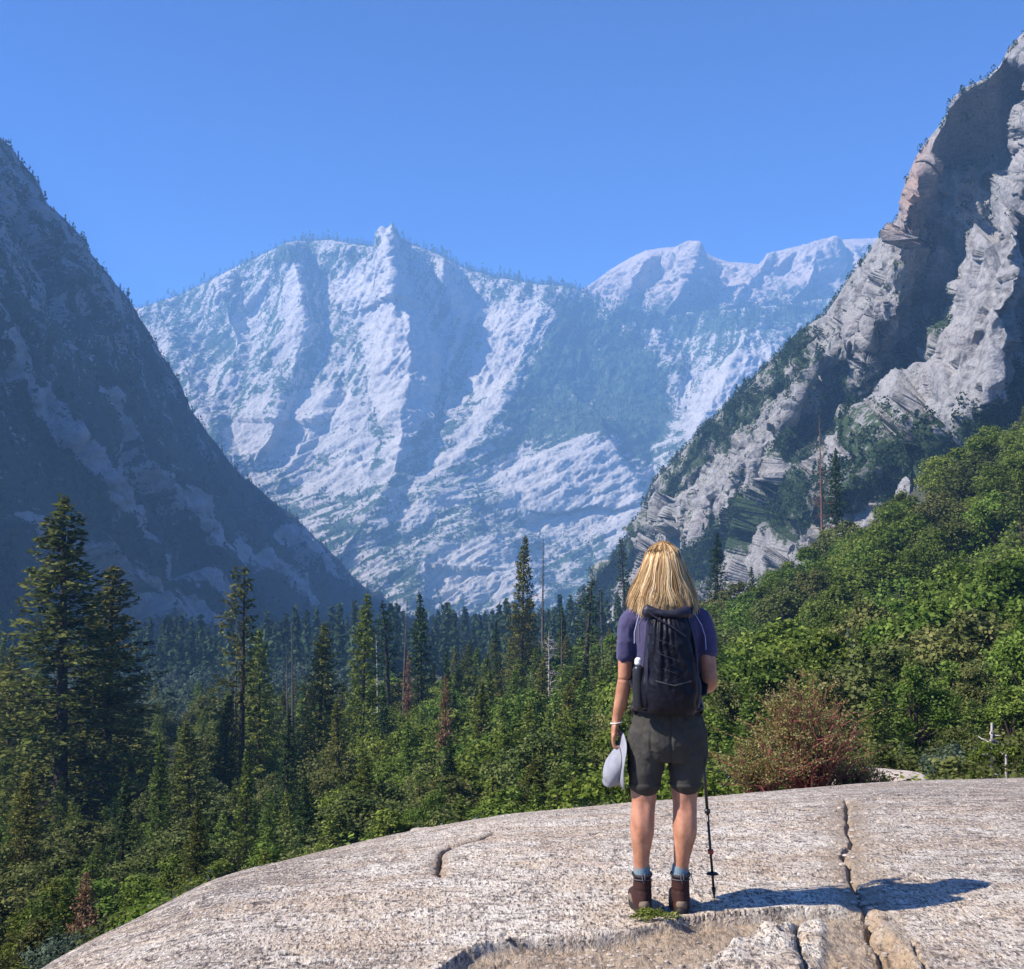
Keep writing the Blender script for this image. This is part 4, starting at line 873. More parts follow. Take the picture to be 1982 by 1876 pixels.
hh = r.uniform(6, 15, len(pb)); scatter_cones('shaded_slope_trees', pb - [0, 0, 1], hh, hh * .25, 10, M_FARV, 20, 3.4, .3)
pb = np.concatenate([lQ[-3][r.integers(0, lQ.shape[1], 200)]]) - [0, 0, 2]; hh = r.uniform(5, 11, len(pb)); scatter_cones('slope_edge_trees', pb, hh, hh * .22, 20, M_FARV, 21, 2.4)
# ------------------------------------------------------------ red-stemmed shrub and small things at the dome's far edge
def red_shrub(u, vb, vt, D, halfpx, label, seed, n=70):
    r = np.random.default_rng(seed); b = Pv(u, vb, D); H = float(P(u, vt, D)[2] - b.z); W_ = halfpx * D / F; e = empty('manzanita_shrub', b, label, 'shrub'); ps = []; C = []; T = []
    for k in range(n):
        az = r.uniform(0, 6.283); sp = r.uniform(.05, 1) ** .7; L = H * (1.0 - .45 * sp) * r.uniform(.65, 1.05); s = np.linspace(0, 1, 8)
        d = np.array([math.cos(az), math.sin(az)]); w = r.normal(size=2) * .06
        p = np.stack([d[0] * W_ * sp * s ** .8 + w[0] * np.sin(s * 6), d[1] * W_ * sp * s ** .8 + w[1] * np.sin(s * 5), L * s ** (1 - .2 * sp)], 1); ps.append((p, np.linspace(.015, .003, 8), 4))
        for j in range(9):
            i = r.integers(2, 8); q = np.linspace(0, 1, 4)[:, None]; d2 = np.array([r.normal() * .6 + d[0] * .4, r.normal() * .6 + d[1] * .4, r.uniform(.2, 1)]) * r.uniform(.12, .28); p2 = p[i] + d2 * q + r.normal(size=(4, 3)) * .012 * q
            ps.append((p2, np.linspace(.0055, .002, 4), 3)); m = int(22 * min(1, .12 + (p[i][2] / H) ** 1.3 + .5 * (d[0] < -.3) )); t = r.uniform(.25, 1.1, m)[:, None]
            C.append(p[i] + d2 * t + r.normal(size=(m, 3)) * .022); T.append(np.clip(r.uniform(.3, .9) + r.normal(size=m) * .15, 0, 1))
    mesh_np('stems', *tubes(ps), M_REDW, e); C = np.concatenate(C); V, Fq = cards(C, .030 * r.uniform(.6, 1.3, len(C)), r, nrm=np.array([0, 0, .5]), aspect=.6)
    mesh_np('foliage', V, Fq, M_YEL, e, smooth=False, attrs={'tone': np.repeat(np.concatenate(T), 4)})
M_REDW = plain('red_brown_wood', (.24, .075, .06), .8, .35, 12); M_YEL = leaf_mat('yellow_green_leaves', (.07, .07, .02), (.17, .17, .05), (.32, .32, .13), .3)
red_shrub(1568, 1560, 1296, 13.8, 112, 'red-stemmed yellow-green shrub on the far edge of the dome, right of the person', 501, 90)
red_shrub(1475, 1550, 1440, 13.2, 60, 'low red-stemmed shrub beside the larger red-stemmed shrub, nearer the person', 502, 40)
red_shrub(1655, 1545, 1478, 14.2, 55, 'small yellowish shrub right of the large red-stemmed shrub', 503, 30)
def boulder(name, u, v, D, r3, label, seed):
    c = Pv(u, v, D); V, Fl = ellip((0, 0, 0), (1, 1, 1), 40); f = facet(V * 1.6 + seed, seed, 1.3)[0]; V = V * (1 + .28 * f + .06 * fbm(V * 4, 4, seed=seed))[:, None] * np.array(r3)
    o = mesh_np(name, V, Fl, M_BOUL); o.location = c; tag(o, label, 'rock')
M_BOUL = plain('pale_boulder_stone', (.40, .34, .28), .9, .3, 6, bumpd=.02)
boulder('flat_rock', 1700, 1508, 15.5, (.55, .4, .10), 'flat pale rock just beyond the dome, between the small yellowish shrub and the blue-grey conifer', 61)
boulder('flat_rock', 1655, 1524, 14.6, (.22, .2, .07), 'small pale stone at the foot of the small yellowish shrub', 62)
boulder('small_stone', 820, 1612, 9.0, (.09, .08, .03), 'flake of stone lying at the left part of the dome edge', 63)
# pebbles and flakes lying loose in the right crack and on the broken ledge
rp = np.random.default_rng(64); g = np.array(gp(CRACK_R)); pts = []
for k in range(70):
    i = rp.integers(0, len(g) - 1); t = rp.random(); c = g[i] * (1 - t) + g[i + 1] * t + rp.normal(size=2) * .045; pts.append((c, rp.uniform(.006, .022)))
for k in range(110):
    c = np.array(gp([(rp.uniform(980, 1560), rp.uniform(1815, 1868))])[0]); pts.append((c, rp.uniform(.004, .014)))
zz = dome_z(np.array([p[0][0] for p in pts]), np.array([p[0][1] for p in pts]))[0]; parts = []
for (c, s_), z_ in zip(pts, zz):
    V, Fl = ellip((0, 0, 0), (1, 1, 1), 5); V = V * (1 + .35 * rp.normal(size=(len(V), 1)).clip(-1, 1) * .5) * np.array([s_, s_ * rp.uniform(.6, 1), s_ * .5]); parts.append((V + [c[0], c[1], z_ + s_ * .15], Fl))
tag(mesh_np('loose_grit', *join(parts), M_BOUL, smooth=False), kind='stuff')
# ------------------------------------------------------------ the hiker
PX, PY = .721, 5.80
PZ = float(dome_z(np.array([PX]), np.array([PY]))[0][0])
def caps(n, off, rings, Fq):
    return [np.array([[off + (0 if False else i) for i in range(n)][::-1]]), np.array([[off + (rings - 1) * n + i for i in range(n)]])]
def loft(secs, n=28, pw=1.0):
    "horizontal closed sections (cx, cy, cz, rx, ry)"
    th = np.arange(n) * 2 * math.pi / n; c, s = np.cos(th), np.sin(th); c = np.sign(c) * np.abs(c) ** pw; s = np.sign(s) * np.abs(s) ** pw
    # smooth interpolation between the given sections
    S_ = np.array(secs, float); t = np.linspace(0, len(S_) - 1, (len(S_) - 1) * 5 + 1); k = np.minimum(t.astype(int), len(S_) - 2); f = (t - k)[:, None]
    a = S_[np.maximum(k - 1, 0)]; b = S_[k]; cc = S_[k + 1]; d = S_[np.minimum(k + 2, len(S_) - 1)]
    S2 = .5 * (2 * b + (cc - a) * f + (2 * a - 5 * b + 4 * cc - d) * f ** 2 + (3 * b - a - 3 * cc + d) * f ** 3)
    V = np.stack([S2[:, 0:1] + S2[:, 3:4] * c, S2[:, 1:2] + S2[:, 4:5] * s, S2[:, 2:3] + 0 * c], -1); return closed(V)
def limb(pts, rad, n=16, sub=5):
    "closed tapering tube through joints; rad is r or (r_side, r_depth)"
    p = np.array(pts, float); r = np.array([q if isinstance(q, tuple) else (q, q) for q in rad], float); Sx = np.concatenate([p, r], 1)
    t = np.linspace(0, len(Sx) - 1, (len(Sx) - 1) * sub + 1); k = np.minimum(t.astype(int), len(Sx) - 2); f = (t - k)[:, None]
    a = Sx[np.maximum(k - 1, 0)]; b = Sx[k]; c = Sx[k + 1]; d = Sx[np.minimum(k + 2, len(Sx) - 1)]
    Q = .5 * (2 * b + (c - a) * f + (2 * a - 5 * b + 4 * c - d) * f ** 2 + (3 * b - a - 3 * c + d) * f ** 3)
    P3, RR = Q[:, :3], np.maximum(Q[:, 3:], .0005); T = np.gradient(P3, axis=0); T /= np.linalg.norm(T, axis=1, keepdims=True)
    ref = np.where(np.abs(T[:, 1:2]) > .85, [[0, 0, 1.]], [[0, 1., 0]]); A = np.cross(T, ref); A /= np.linalg.norm(A, axis=1, keepdims=True); B = np.cross(A, T)
    th = np.arange(n) * 2 * math.pi / n
    # rounded ends
    V = P3[:, None] + RR[:, None, 0:1] * np.cos(th)[None, :, None] * A[:, None] + RR[:, None, 1:2] * np.sin(th)[None, :, None] * B[:, None]
    e0 = P3[0] - T[0] * RR[0].mean() * .6 + (V[0] - P3[0]) * .55; e1 = P3[-1] + T[-1] * RR[-1].mean() * .6 + (V[-1] - P3[-1]) * .55
    return closed(np.concatenate([e0[None], V, e1[None]]))
def grow(name, parts, voxel, mat, parent, smooth=4, fn=None, at=None):
    "melt closed pieces into ONE continuous skin, smooth it, then shape it"
    V, Fl = join(parts); o = mesh_np('tmp', V, Fl); m = o.modifiers.new('r', 'REMESH'); m.mode = 'VOXEL'; m.voxel_size = voxel; m.adaptivity = 0
    s = o.modifiers.new('s', 'SMOOTH'); s.iterations = smooth; s.factor = .6
    dg = bpy.context.evaluated_depsgraph_get(); me = bpy.data.meshes.new_from_object(o.evaluated_get(dg)); bpy.data.objects.remove(o)
    n = len(me.vertices); co = np.empty(n * 3, np.float32); me.vertices.foreach_get('co', co); co = co.reshape(-1, 3).astype(float)
    if fn is not None:
        nr = np.empty(n * 3, np.float32); me.vertices.foreach_get('normal', nr); co = fn(co, nr.reshape(-1, 3).astype(float)); me.vertices.foreach_set('co', co.astype(np.float32).ravel())
    for k, g in (at or {}).items():
        a = me.attributes.new(k, 'FLOAT', 'POINT'); a.data.foreach_set('value', np.asarray(g(co), np.float32))
    me.polygons.foreach_set('use_smooth', np.ones(len(me.polygons), bool)); me.materials.clear(); me.materials.append(mat); me.update(); me.name = name
    q = bpy.data.objects.new(name, me); COL.objects.link(q); q.parent = parent; return q
# materials
def skin_mat():
    m, nt, b = newmat('skin'); n = noise(nt, objco(nt), 18, 5, .6); n2 = noise(nt, objco(nt), 160, 3, .6)
    c = ramp(nt, n.outputs[0], [(.3, (.34, .145, .08)), (.55, (.46, .215, .125)), (.75, (.54, .28, .175))]).outputs[0]
    c = mixc(nt, ramp(nt, n2.outputs[0], [(.6, (0, 0, 0)), (.72, (.5, .5, .5))]).outputs[0], c, (.33, .13, .08))
    nt.links.new(c, b.inputs['Base Color']); b.inputs['Roughness'].default_value = .5; b.inputs['Subsurface Weight'].default_value = .12; b.inputs['Subsurface Radius'].default_value = (.02, .008, .004); b.inputs['Subsurface Scale'].default_value = .5
    bump(nt, b, n2.outputs[0], .25, .001); return m
def cloth_mat(name, c0, c1, rough=.85, weave=900, spec=.2, sheen=0):
    m, nt, b = newmat(name); n = noise(nt, objco(nt), 14, 5, .6); w = noise(nt, objco(nt), weave, 2, .5)
    nt.links.new(mixc(nt, n.outputs[0], c0, c1), b.inputs['Base Color']); b.inputs['Roughness'].default_value = rough; b.inputs['Specular IOR Level'].default_value = spec
    b.inputs['Sheen Weight'].default_value = sheen; bump(nt, b, w.outputs[0], .4, .0012); return m
M_SKIN = skin_mat()
M_SHIRT = cloth_mat('purple_jersey', (.042, .038, .095), (.080, .073, .150), sheen=.15)
M_SHORTS = cloth_mat('grey_hiking_cloth', (.030, .029, .026), (.070, .066, .056))
M_PACK = cloth_mat('black_nylon', (.003, .003, .006), (.009, .009, .017), .5, 500, .22)
M_PACK2 = cloth_mat('slate_nylon', (.010, .010, .018), (.028, .028, .045), .5, 500, .3)
M_STRAP = cloth_mat('strap_webbing', (.03, .03, .04), (.07, .07, .085), .6)
M_CORD = plain('grey_cord', (.09, .09, .11), .6, .1)
M_SEAM = plain('pale_thread', (.42, .42, .58), .7, .1)
M_BOOT = cloth_mat('brown_boot_leather', (.022, .012, .010), (.060, .022, .018), .7, 300)
M_BOOTD = plain('dark_rubber', (.018, .016, .015), .6, .2)
M_SOLE = plain('tan_rubber_sole', (.17, .125, .085), .8, .25)
M_SOCK = cloth_mat('blue_grey_sock', (.12, .18, .21), (.22, .30, .34), .9, 300)
M_HAT = cloth_mat('pale_grey_cotton', (.17, .18, .21), (.36, .37, .40), .9, 500)
M_BLK = plain('black_metal', (.02, .02, .022), .35, .1, spec=.5)
M_RED = plain('rust_red_plastic', (.35, .07, .04), .5, .1)
M_SILVER = plain('silver', (.7, .68, .65), .3, .05)
M_WHITEP = plain('white_plastic', (.75, .75, .78), .45, .05)
hiker = empty('person', (PX, PY, PZ), 'blonde person seen from behind in purple T-shirt, dark shorts and hiking boots', 'person')
# body: torso, neck, head, arms, hands and legs grown together
Cx = .014
body = [
 loft([(Cx, .0, .74, .10, .085), (Cx, .005, .80, .140, .105), (Cx, .0, .88, .142, .108), (Cx, 0, .97, .135, .098), (Cx, .005, 1.06, .130, .095), (Cx, .005, 1.16, .140, .10), (Cx, 0, 1.26, .148, .106), (Cx, -.005, 1.34, .148, .096), (Cx, -.005, 1.395, .112, .07), (Cx * .6, 0, 1.425, .07, .055), (0, .01, 1.45, .052, .052)]),
 limb([(0, -.005, 1.40), (0, .005, 1.47), (0, .012, 1.53)], [.058, .050, .052]),
 ellip((0, .012, 1.605), (.074, .096, .104)), ellip((0, .045, 1.545), (.056, .058, .062)), ellip((0, .085, 1.508), (.028, .022, .018)),
 ellip((0, .118, 1.575), (.011, .016, .02)), ellip((0, .107, 1.598), (.009, .012, .026)), ellip((0, .098, 1.542), (.022, .012, .010)),
 ellip((-.030, .092, 1.622), (.02, .014, .008)), ellip((.030, .092, 1.622), (.02, .014, .008)), ellip((-.030, .088, 1.602), (.013, .013, .011)), ellip((.030, .088, 1.602), (.013, .013, .011)),
 ellip((-.077, .01, 1.588), (.010, .018, .030)), ellip((.077, .01, 1.588), (.010, .018, .030)),
 # left arm, hanging
 limb([(-.10, -.005, 1.355), (-.145, -.005, 1.355), (-.170, -.008, 1.30), (-.182, -.012, 1.20), (-.186, -.014, 1.12), (-.188, -.012, 1.083), (-.194, .0, 1.03), (-.205, .014, .965), (-.220, .026, .90), (-.226, .030, .868)], [.045, .045, .042, .037, .033, .032, .034, .031, .024, (.020, .025)]),
 limb([(-.226, .030, .872), (-.234, .028, .842), (-.238, .026, .805)], [(.017, .026), (.015, .036), (.013, .040)]),
 # right arm, bent forward to the pole
 limb([(.12, -.005, 1.355), (.165, -.005, 1.355), (.188, -.012, 1.30), (.200, -.025, 1.20), (.206, -.035, 1.12), (.210, -.035, 1.068), (.208, .02, 1.045), (.204, .08, 1.036), (.198, .15, 1.03), (.196, .185, 1.028)], [.045, .045, .043, .040, .038, .039, .038, .033, .025, (.025, .020)]),
 limb([(.196, .185, 1.028), (.200, .21, 1.022), (.205, .235, 1.015)], [(.026, .018), (.032, .016), (.034, .014)]),
 # legs
 limb([(-.070, .0, .82), (-.082, .005, .74), (-.096, .008, .62), (-.100, .004, .52), (-.103, .0, .485), (-.110, -.010, .40), (-.112, -.012, .355), (-.114, -.006, .27), (-.115, -.002, .19), (-.112, 0, .12), (-.108, .0, .06)], [.068, .078, .070, .059, (.056, .058), (.056, .060), (.054, .058), (.041, .044), .035, .034, .036], n=24),
 limb([(.092, .0, .82), (.096, .005, .74), (.094, .008, .62), (.092, .004, .52), (.092, .0, .485), (.090, -.010, .40), (.088, -.012, .355), (.078, -.006, .27), (.070, -.002, .19), (.068, 0, .12), (.067, .0, .06)], [.068, .078, .070, .059, (.056, .058), (.056, .060), (.054, .058), (.041, .044), .035, .034, .036], n=24),
 limb([(-.106, -.03, .05), (-.106, .06, .045), (-.108, .15, .035)], [.034, .034, .026]), limb([(.067, -.03, .05), (.069, .06, .045), (.072, .15, .035)], [.034, .034, .026]),
]
for i, y in enumerate((-.006, .014, .035, .054)):       # left fingers, curled round the brim of the hat
    L = (.82, .96, 1.0, .94)[i]; b0 = -.241 + .002 * i
    body.append(limb([(b0, y, .812), (b0 - .003, y + .001, .812 - .034 * L), (b0 + .004, y + .002, .812 - .060 * L), (b0 + .017, y + .003, .812 - .070 * L), (b0 + .026, y + .003, .812 - .060 * L)], [.0095, .0092, .0086, .0080, .0070], n=12, sub=4))
body.append(limb([(-.229, .050, .850), (-.214, .064, .826), (-.204, .062, .806), (-.200, .054, .790)], [.012, .011, .0095, .0075], n=12, sub=4))
PG = np.array([.193, .262])                              # the pole's grip
for i, z in enumerate((1.043, 1.023, 1.003, .984)):      # right fingers round the grip
    a = np.radians([-60, -10, 50, 110, 165]); rr = .024
    body.append(limb([(PG[0] + rr * math.cos(q), PG[1] + rr * math.sin(q), z - .004 * k) for k, q in enumerate(a)], [.0098, .0094, .009, .0084, .0074], n=12, sub=3))
body.append(limb([(.185, .222, 1.048), (.172, .245, 1.058), (.176, .270, 1.060), (.190, .284, 1.056)], [.012, .011, .0095, .0075], n=12, sub=3))
def body_fn(co, n):
    x, y, z = co.T
    d = .0016 * fbm(co * 22, 3, seed=401) * ((z < 1.2))
    # calf muscle, hollow behind the knee, crease of the elbow, eye hollows
    for cx_ in (-.103, .092):
        m = np.exp(-(((x - cx_) / .022) ** 2 + ((z - .488) / .035) ** 2)) * (y < 0); d -= .008 * m
        for sgn in (-1, 1): d += .004 * np.exp(-(((x - cx_ - sgn * .025) / .02) ** 2 + ((z - .385) / .06) ** 2)) * (y < 0)
    d -= .004 * np.exp(-(((z - 1.075) / .006) ** 2)) * (np.abs(x + .19) < .05) * (y < 0)
    for sx in (-.03, .03): d -= .010 * np.exp(-(((x - sx) / .016) ** 2 + ((z - 1.608) / .008) ** 2)) * (y > .06) * 0.6
    d -= .004 * np.exp(-((z - 1.542) / .0018) ** 2) * (np.abs(x) < .02) * (y > .08)
    return co + n * d[:, None]
grow('body', body, .0042, M_SKIN, hiker, 5, body_fn)
# hair: a soft underlayer and long strands falling from the crown
hz = np.array([1.400, 1.43, 1.46, 1.50, 1.55, 1.60, 1.64, 1.675, 1.700, 1.718])
hw = np.array([.146, .146, .142, .130, .115, .101, .090, .075, .048, .006])
hd = np.array([.150, .150, .146, .138, .126, .116, .104, .086, .055, .006])
def hair():
    r = np.random.default_rng(77)
    def under(co, n):
        a = np.arctan2(co[:, 0], -co[:, 1]); return co + n * (.004 * np.sin(a * 26 + 3 * fbm(co * [3, 3, 14], 2, seed=3)) * (co[:, 2] < 1.68))[:, None]
    secs = [(0, -.032 if z < 1.5 else -.030 + (z - 1.5) * .22, z, w * .90, max(.004, d * .86 * (.62 if z < 1.5 else .62 + (z - 1.5) * 2.0))) for z, w, d in zip(hz[1:], hw[1:], hd[1:])]
    secs = [(c[0], c[1] if c[2] > 1.53 else c[1], c[2], c[3], min(c[4], .1)) for c in secs]
    m, nt, b = newmat('blonde_hair'); t = attr(nt, 'tone')
    c = ramp(nt, t.outputs['Fac'], [(0, (.07, .03, .010)), (.35, (.28, .14, .045)), (.7, (.62, .42, .19)), (1, (.84, .68, .42))]); nt.links.new(c.outputs[0], b.inputs['Base Color'])
    b.inputs['Roughness'].default_value = .5; b.inputs['Specular IOR Level'].default_value = .4
    paths, tones = [], []; n = 6500
    V0, F0 = loft(secs, 30)
    az0 = r.uniform(-2.0, 2.0, n) ; az0[:400] = r.choice([-1, 1], 400) * r.uniform(1.3, 2.05, 400)
    lock = np.round(az0 * 12 + .5 * r.normal(size=n)) / 12
    for k in range(n):
        a = az0[k]; L = lock[k]; dep = r.uniform(.86, 1.03); zt = 1.7185 - .004 * abs(r.normal()); side = abs(math.sin(a))
        ze = 1.385 + .026 * math.sin(L * 23) + .030 * abs(r.normal()) + (.0 if abs(a) > .5 else .012)
        if abs(a) > 1.55: ze += .02 + .05 * r.random()
        s = np.linspace(0, 1, 13); z = zt + (ze - zt) * s ** 1.25; W_ = np.interp(z, hz, hw) * dep; D_ = np.interp(z, hz, hd) * dep
        aa = a * (.80 + .20 * s) + .05 * np.sin(s * 5 + L * 11) * s + (L - a) * .4 * s + .05 * r.normal() * s
        x = W_ * np.sin(aa) + .006 * np.sin(z * 40 + L * 7) * s; y = -D_ * np.cos(aa) * np.where(np.cos(aa) > 0, 1, .55) + .012 + (.0 * s)
        x = x * np.clip(.25 + s * 9, 0, 1); y = (y + .02) * np.clip(.25 + s * 9, 0, 1) - .02; z = z + .004 * r.normal() * (s < .3)
        x += .016 * s ** 2 * math.sin(L * 31) + .010 * r.normal() * s ** 2; y -= .012 * s ** 3 * abs(math.sin(L * 17))
        rad = (.0016 * (1 - .75 * s ** 2)) * r.uniform(.5, 1.25); paths.append((np.stack([x, y, z], 1), rad, 4)); 
        tn = np.clip(.60 + .20 * math.sin(L * 13 + 1) + .20 * r.normal() + (.22 * s - .08) - .35 * np.exp(-(s / .07) ** 2), 0, 1); tones.append(np.repeat(tn, 4))
    V, Fq = tubes(paths); V = np.concatenate([V, V0]); Fa = [np.concatenate([Fq, F0[0] + len(V) - len(V0)]), F0[1] + len(V) - len(V0)]
    mesh_np('hair', V, Fa, m, hiker, attrs={'tone': np.concatenate(tones + [np.full(len(V0), .16)])})
hair()
# shirt
def folds(amp, fr, seed, dirs=(1, 1, .35)):
    def f(co, n):
        q = co * np.array(dirs) * fr; a = fbm(q, 3, seed=seed, ridged=True); b = fbm(co * fr * 2.3, 3, seed=seed + 3)
        return co + n * (amp * (a * .8 + b * .35))[:, None]
    return f
shirt = [loft([(Cx, .0, .93, .170, .128), (Cx, .003, 1.0, .158, .118), (Cx, .005, 1.08, .150, .112), (Cx, .005, 1.17, .156, .114), (Cx, 0, 1.26, .160, .118), (Cx, -.004, 1.34, .160, .108), (Cx, -.004, 1.39, .125, .082), (Cx * .7, 0, 1.42, .085, .066), (0, .004, 1.436, .060, .056)]),
 limb([(-.08, -.005, 1.36), (-.143, -.006, 1.362), (-.172, -.008, 1.31), (-.182, -.012, 1.24), (-.185, -.013, 1.180)], [.048, .050, .048, .044, .045], n=20),
 limb([(.11, -.005, 1.36), (.165, -.006, 1.362), (.190, -.012, 1.31), (.200, -.022, 1.24), (.203, -.027, 1.200)], [.048, .050, .048, .046, .048], n=20)]
SH = grow('shirt', shirt, .0055, M_SHIRT, hiker, 4, folds(.0095, 12, 411, (1, 1, .55)))
for sx, pts in ((-1, [(-.118, -.098, 1.405), (-.135, -.103, 1.36), (-.150, -.102, 1.30), (-.150, -.098, 1.25)]), (1, [(.098, -.090, 1.415), (.135, -.098, 1.385), (.165, -.094, 1.335), (.183, -.086, 1.28), (.186, -.084, 1.22)])):
    mesh_np('shoulder_seam', *tubes([(np.array(pts) + [0, -.006, 0], np.full(len(pts), .0022), 5)]), M_SEAM, SH)
# shorts
shorts = [loft([(Cx, 0, .965, .152, .112), (Cx, .0, .90, .162, .124), (Cx + .004, -.004, .84, .170, .134), (Cx + .006, -.004, .78, .172, .134), (Cx + .004, .0, .735, .155, .12), (Cx, .0, .70, .12, .1)][::-1]),
 limb([(-.080, .0, .84), (-.084, .0, .76), (-.090, .002, .68), (-.094, .004, .61), (-.095, .004, .575)], [.088, (.090, .102), (.083, .095), (.076, .088), (.072, .082)], n=26),
 limb([(.108, .0, .84), (.106, .0, .76), (.103, .002, .68), (.098, .004, .61), (.095, .004, .58)], [.088, (.090, .102), (.083, .095), (.076, .088), (.072, .082)], n=26)]
def shorts_fn(co, n):
    x, y, z = co.T; w = fbm(np.stack([(x + z * .7) * 12, y * 10, (z - x * .3) * 5], -1), 3, seed=421, ridged=True)
    d = (.010 * w + .004 * fbm(co * 40, 3, seed=422)) * sm(z, .585, .66); band = sm(z, .600, .596) * 0 + ((z < .592) * .004); d += band
    d -= .007 * np.exp(-((x - Cx) / .006) ** 2) * (z > .68) * (z < .95); d -= .004 * np.exp(-(((x - Cx) ** 2 - .0085) / .0009) ** 2) * (np.abs(z - .80) < .04)
    return co + n * d[:, None]
SO = grow('shorts', shorts, .0052, M_SHORTS, hiker, 4, shorts_fn)
for sx, zt in ((-.158, .80), (.184, .79)):               # cargo pockets on the outer thighs
    V, Fl = limb([(sx * .99, .01, zt), (sx, .012, zt - .05), (sx * .97, .012, zt - .12)], [(.016, .055), (.022, .065), (.016, .06)], n=18); mesh_np('cargo_pocket', V, Fl, M_SHORTS, SO)
mesh_np('belt', *tubes([(np.array([(Cx + .166 * math.cos(t), .122 * math.sin(t), .945) for t in np.linspace(0, 6.283, 40)]), np.full(40, .008), 6)]), M_STRAP, SO)
# socks and boots
for cx_, tw in ((-.112, .06), (.067, -.05)):
    grow('sock', [limb([(cx_ - (.002 if cx_ < 0 else -.003), -.002, .212), (cx_, 0, .17), (cx_, 0, .13)], [.037, .039, .040], n=22)], .005, M_SOCK, hiker, 2, lambda co, n: co + n * (.0016 * np.sin(np.arctan2(co[:, 0] - co[:, 0].mean(), co[:, 1]) * 24))[:, None])
    r_ = Matrix.Rotation(tw, 3, 'Z'); 
    def T_(parts):
        o = []
        for V, Fl in parts:
            o.append(((V - [cx_, 0, 0]) @ np.array(r_).T + [cx_, 0, 0], Fl))
        return o
    up = T_([loft([(cx_, -.005, .02, .042, .066), (cx_, -.006, .06, .044, .064), (cx_, -.008, .10, .044, .056), (cx_, -.010, .14, .041, .052), (cx_, -.010, .172, .042, .054)], 26), limb([(cx_, .0, .055), (cx_, .07, .060), (cx_, .13, .050), (cx_, .175, .042)], [(.044, .05), (.046, .045), (.046, .036), (.040, .028)], n=20)])
    bt = grow('boot', up, .005, M_BOOT, hiker, 3, lambda co, n: co + n * (.0016 * fbm(co * 45, 3, seed=5) - .003 * np.exp(-((co[:, 2] - .105) / .006) ** 2))[:, None])
    th = np.arange(40) * 2 * math.pi / 40; out = np.stack([cx_ + .049 * np.sign(np.cos(th)) * np.abs(np.cos(th)) ** .8 * (1 - .12 * (np.sin(th) < -.3)), .062 + .142 * np.sin(th)], 1)
    V = np.array([[(cx_ + (p[0] - cx_) * s, .062 + (p[1] - .062) * s, z) for p in out] for z, s in ((.0, .95), (.004, 1.0), (.022, 1.01), (.034, .96))]); V, Fl = closed(V); (V, Fl), = T_([(V, Fl)]); mesh_np('sole', V, Fl, M_BOOTD, bt)
    V = np.array([[(cx_ + (p[0] - cx_) * s, .062 + (p[1] - .062) * s, z) for p in out] for z, s in ((.030, .985), (.045, 1.0), (.058, .97), (.064, .90))]); V, Fl = closed(V); (V, Fl), = T_([(V, Fl)]); mesh_np('rand', V, Fl, M_SOLE, bt)
    col = np.array([(cx_ + .043 * math.cos(t), -.010 + .055 * math.sin(t), .173 + .004 * math.sin(t)) for t in np.linspace(0, 6.283, 32)]); mesh_np('padded_collar', *tubes([(col, np.full(32, .006), 8)]), M_BOOTD, bt)
    mesh_np('pull_loop', *tubes([(np.array([(cx_ - .006, -.072, .19), (cx_ - .006, -.080, .165), (cx_, -.082, .145), (cx_ + .006, -.080, .165), (cx_ + .006, -.072, .19)]), np.full(5, .003), 5)]), M_CORD, bt)
    mesh_np('ankle_trim', *tubes([(np.array([(cx_ + .0445 * math.cos(t), -.009 + .0555 * math.sin(t), .150 - .006 * math.sin(t)) for t in np.linspace(-2.9, -.2, 20)]), np.full(20, .0026), 5)]), M_CORD, bt)
    pass
    lace = [(np.array([(cx_ + .02 * math.sin(k * 2.2), .052 + .012 * k, .165 - .016 * k) for k in range(8)]), np.full(8, .0022), 5)]
    if cx_ > 0: lace.append((np.array([(cx_ + .02, .05, .165), (cx_ + .046, .02, .182), (cx_ + .056, -.005, .195), (cx_ + .050, -.02, .165), (cx_ + .060, -.03, .13)]), np.full(5, .0020), 5))
    mesh_np('laces', *tubes(lace), M_CORD, bt)
# bracelet, sunglasses
mesh_np('bracelet', *tubes([(np.array([(-.226 + .026 * math.cos(t), .030 + .031 * math.sin(t), .868 + .004 * math.cos(t)) for t in np.linspace(0, 6.283, 30)]), np.full(30, .0028), 6)]), M_SILVER, hiker)
sg = mesh_np('sunglasses', *join([ellip((-.033, .112, 1.604), (.028, .006, .020)), ellip((.033, .112, 1.604), (.028, .006, .020)), tubes([(np.array([(-.062, .108, 1.610), (-.086, .06, 1.608), (-.086, .0, 1.600), (-.080, -.02, 1.585)]), np.full(4, .0025), 6)]), tubes([(np.array([(.062, .108, 1.610), (.086, .06, 1.608), (.086, .0, 1.600), (.080, -.02, 1.585)]), np.full(4, .0025), 6)]), tubes([(np.array([(-.01, .117, 1.61), (.01, .117, 1.61)]), np.full(2, .002), 6)])]), M_BLK, hiker)
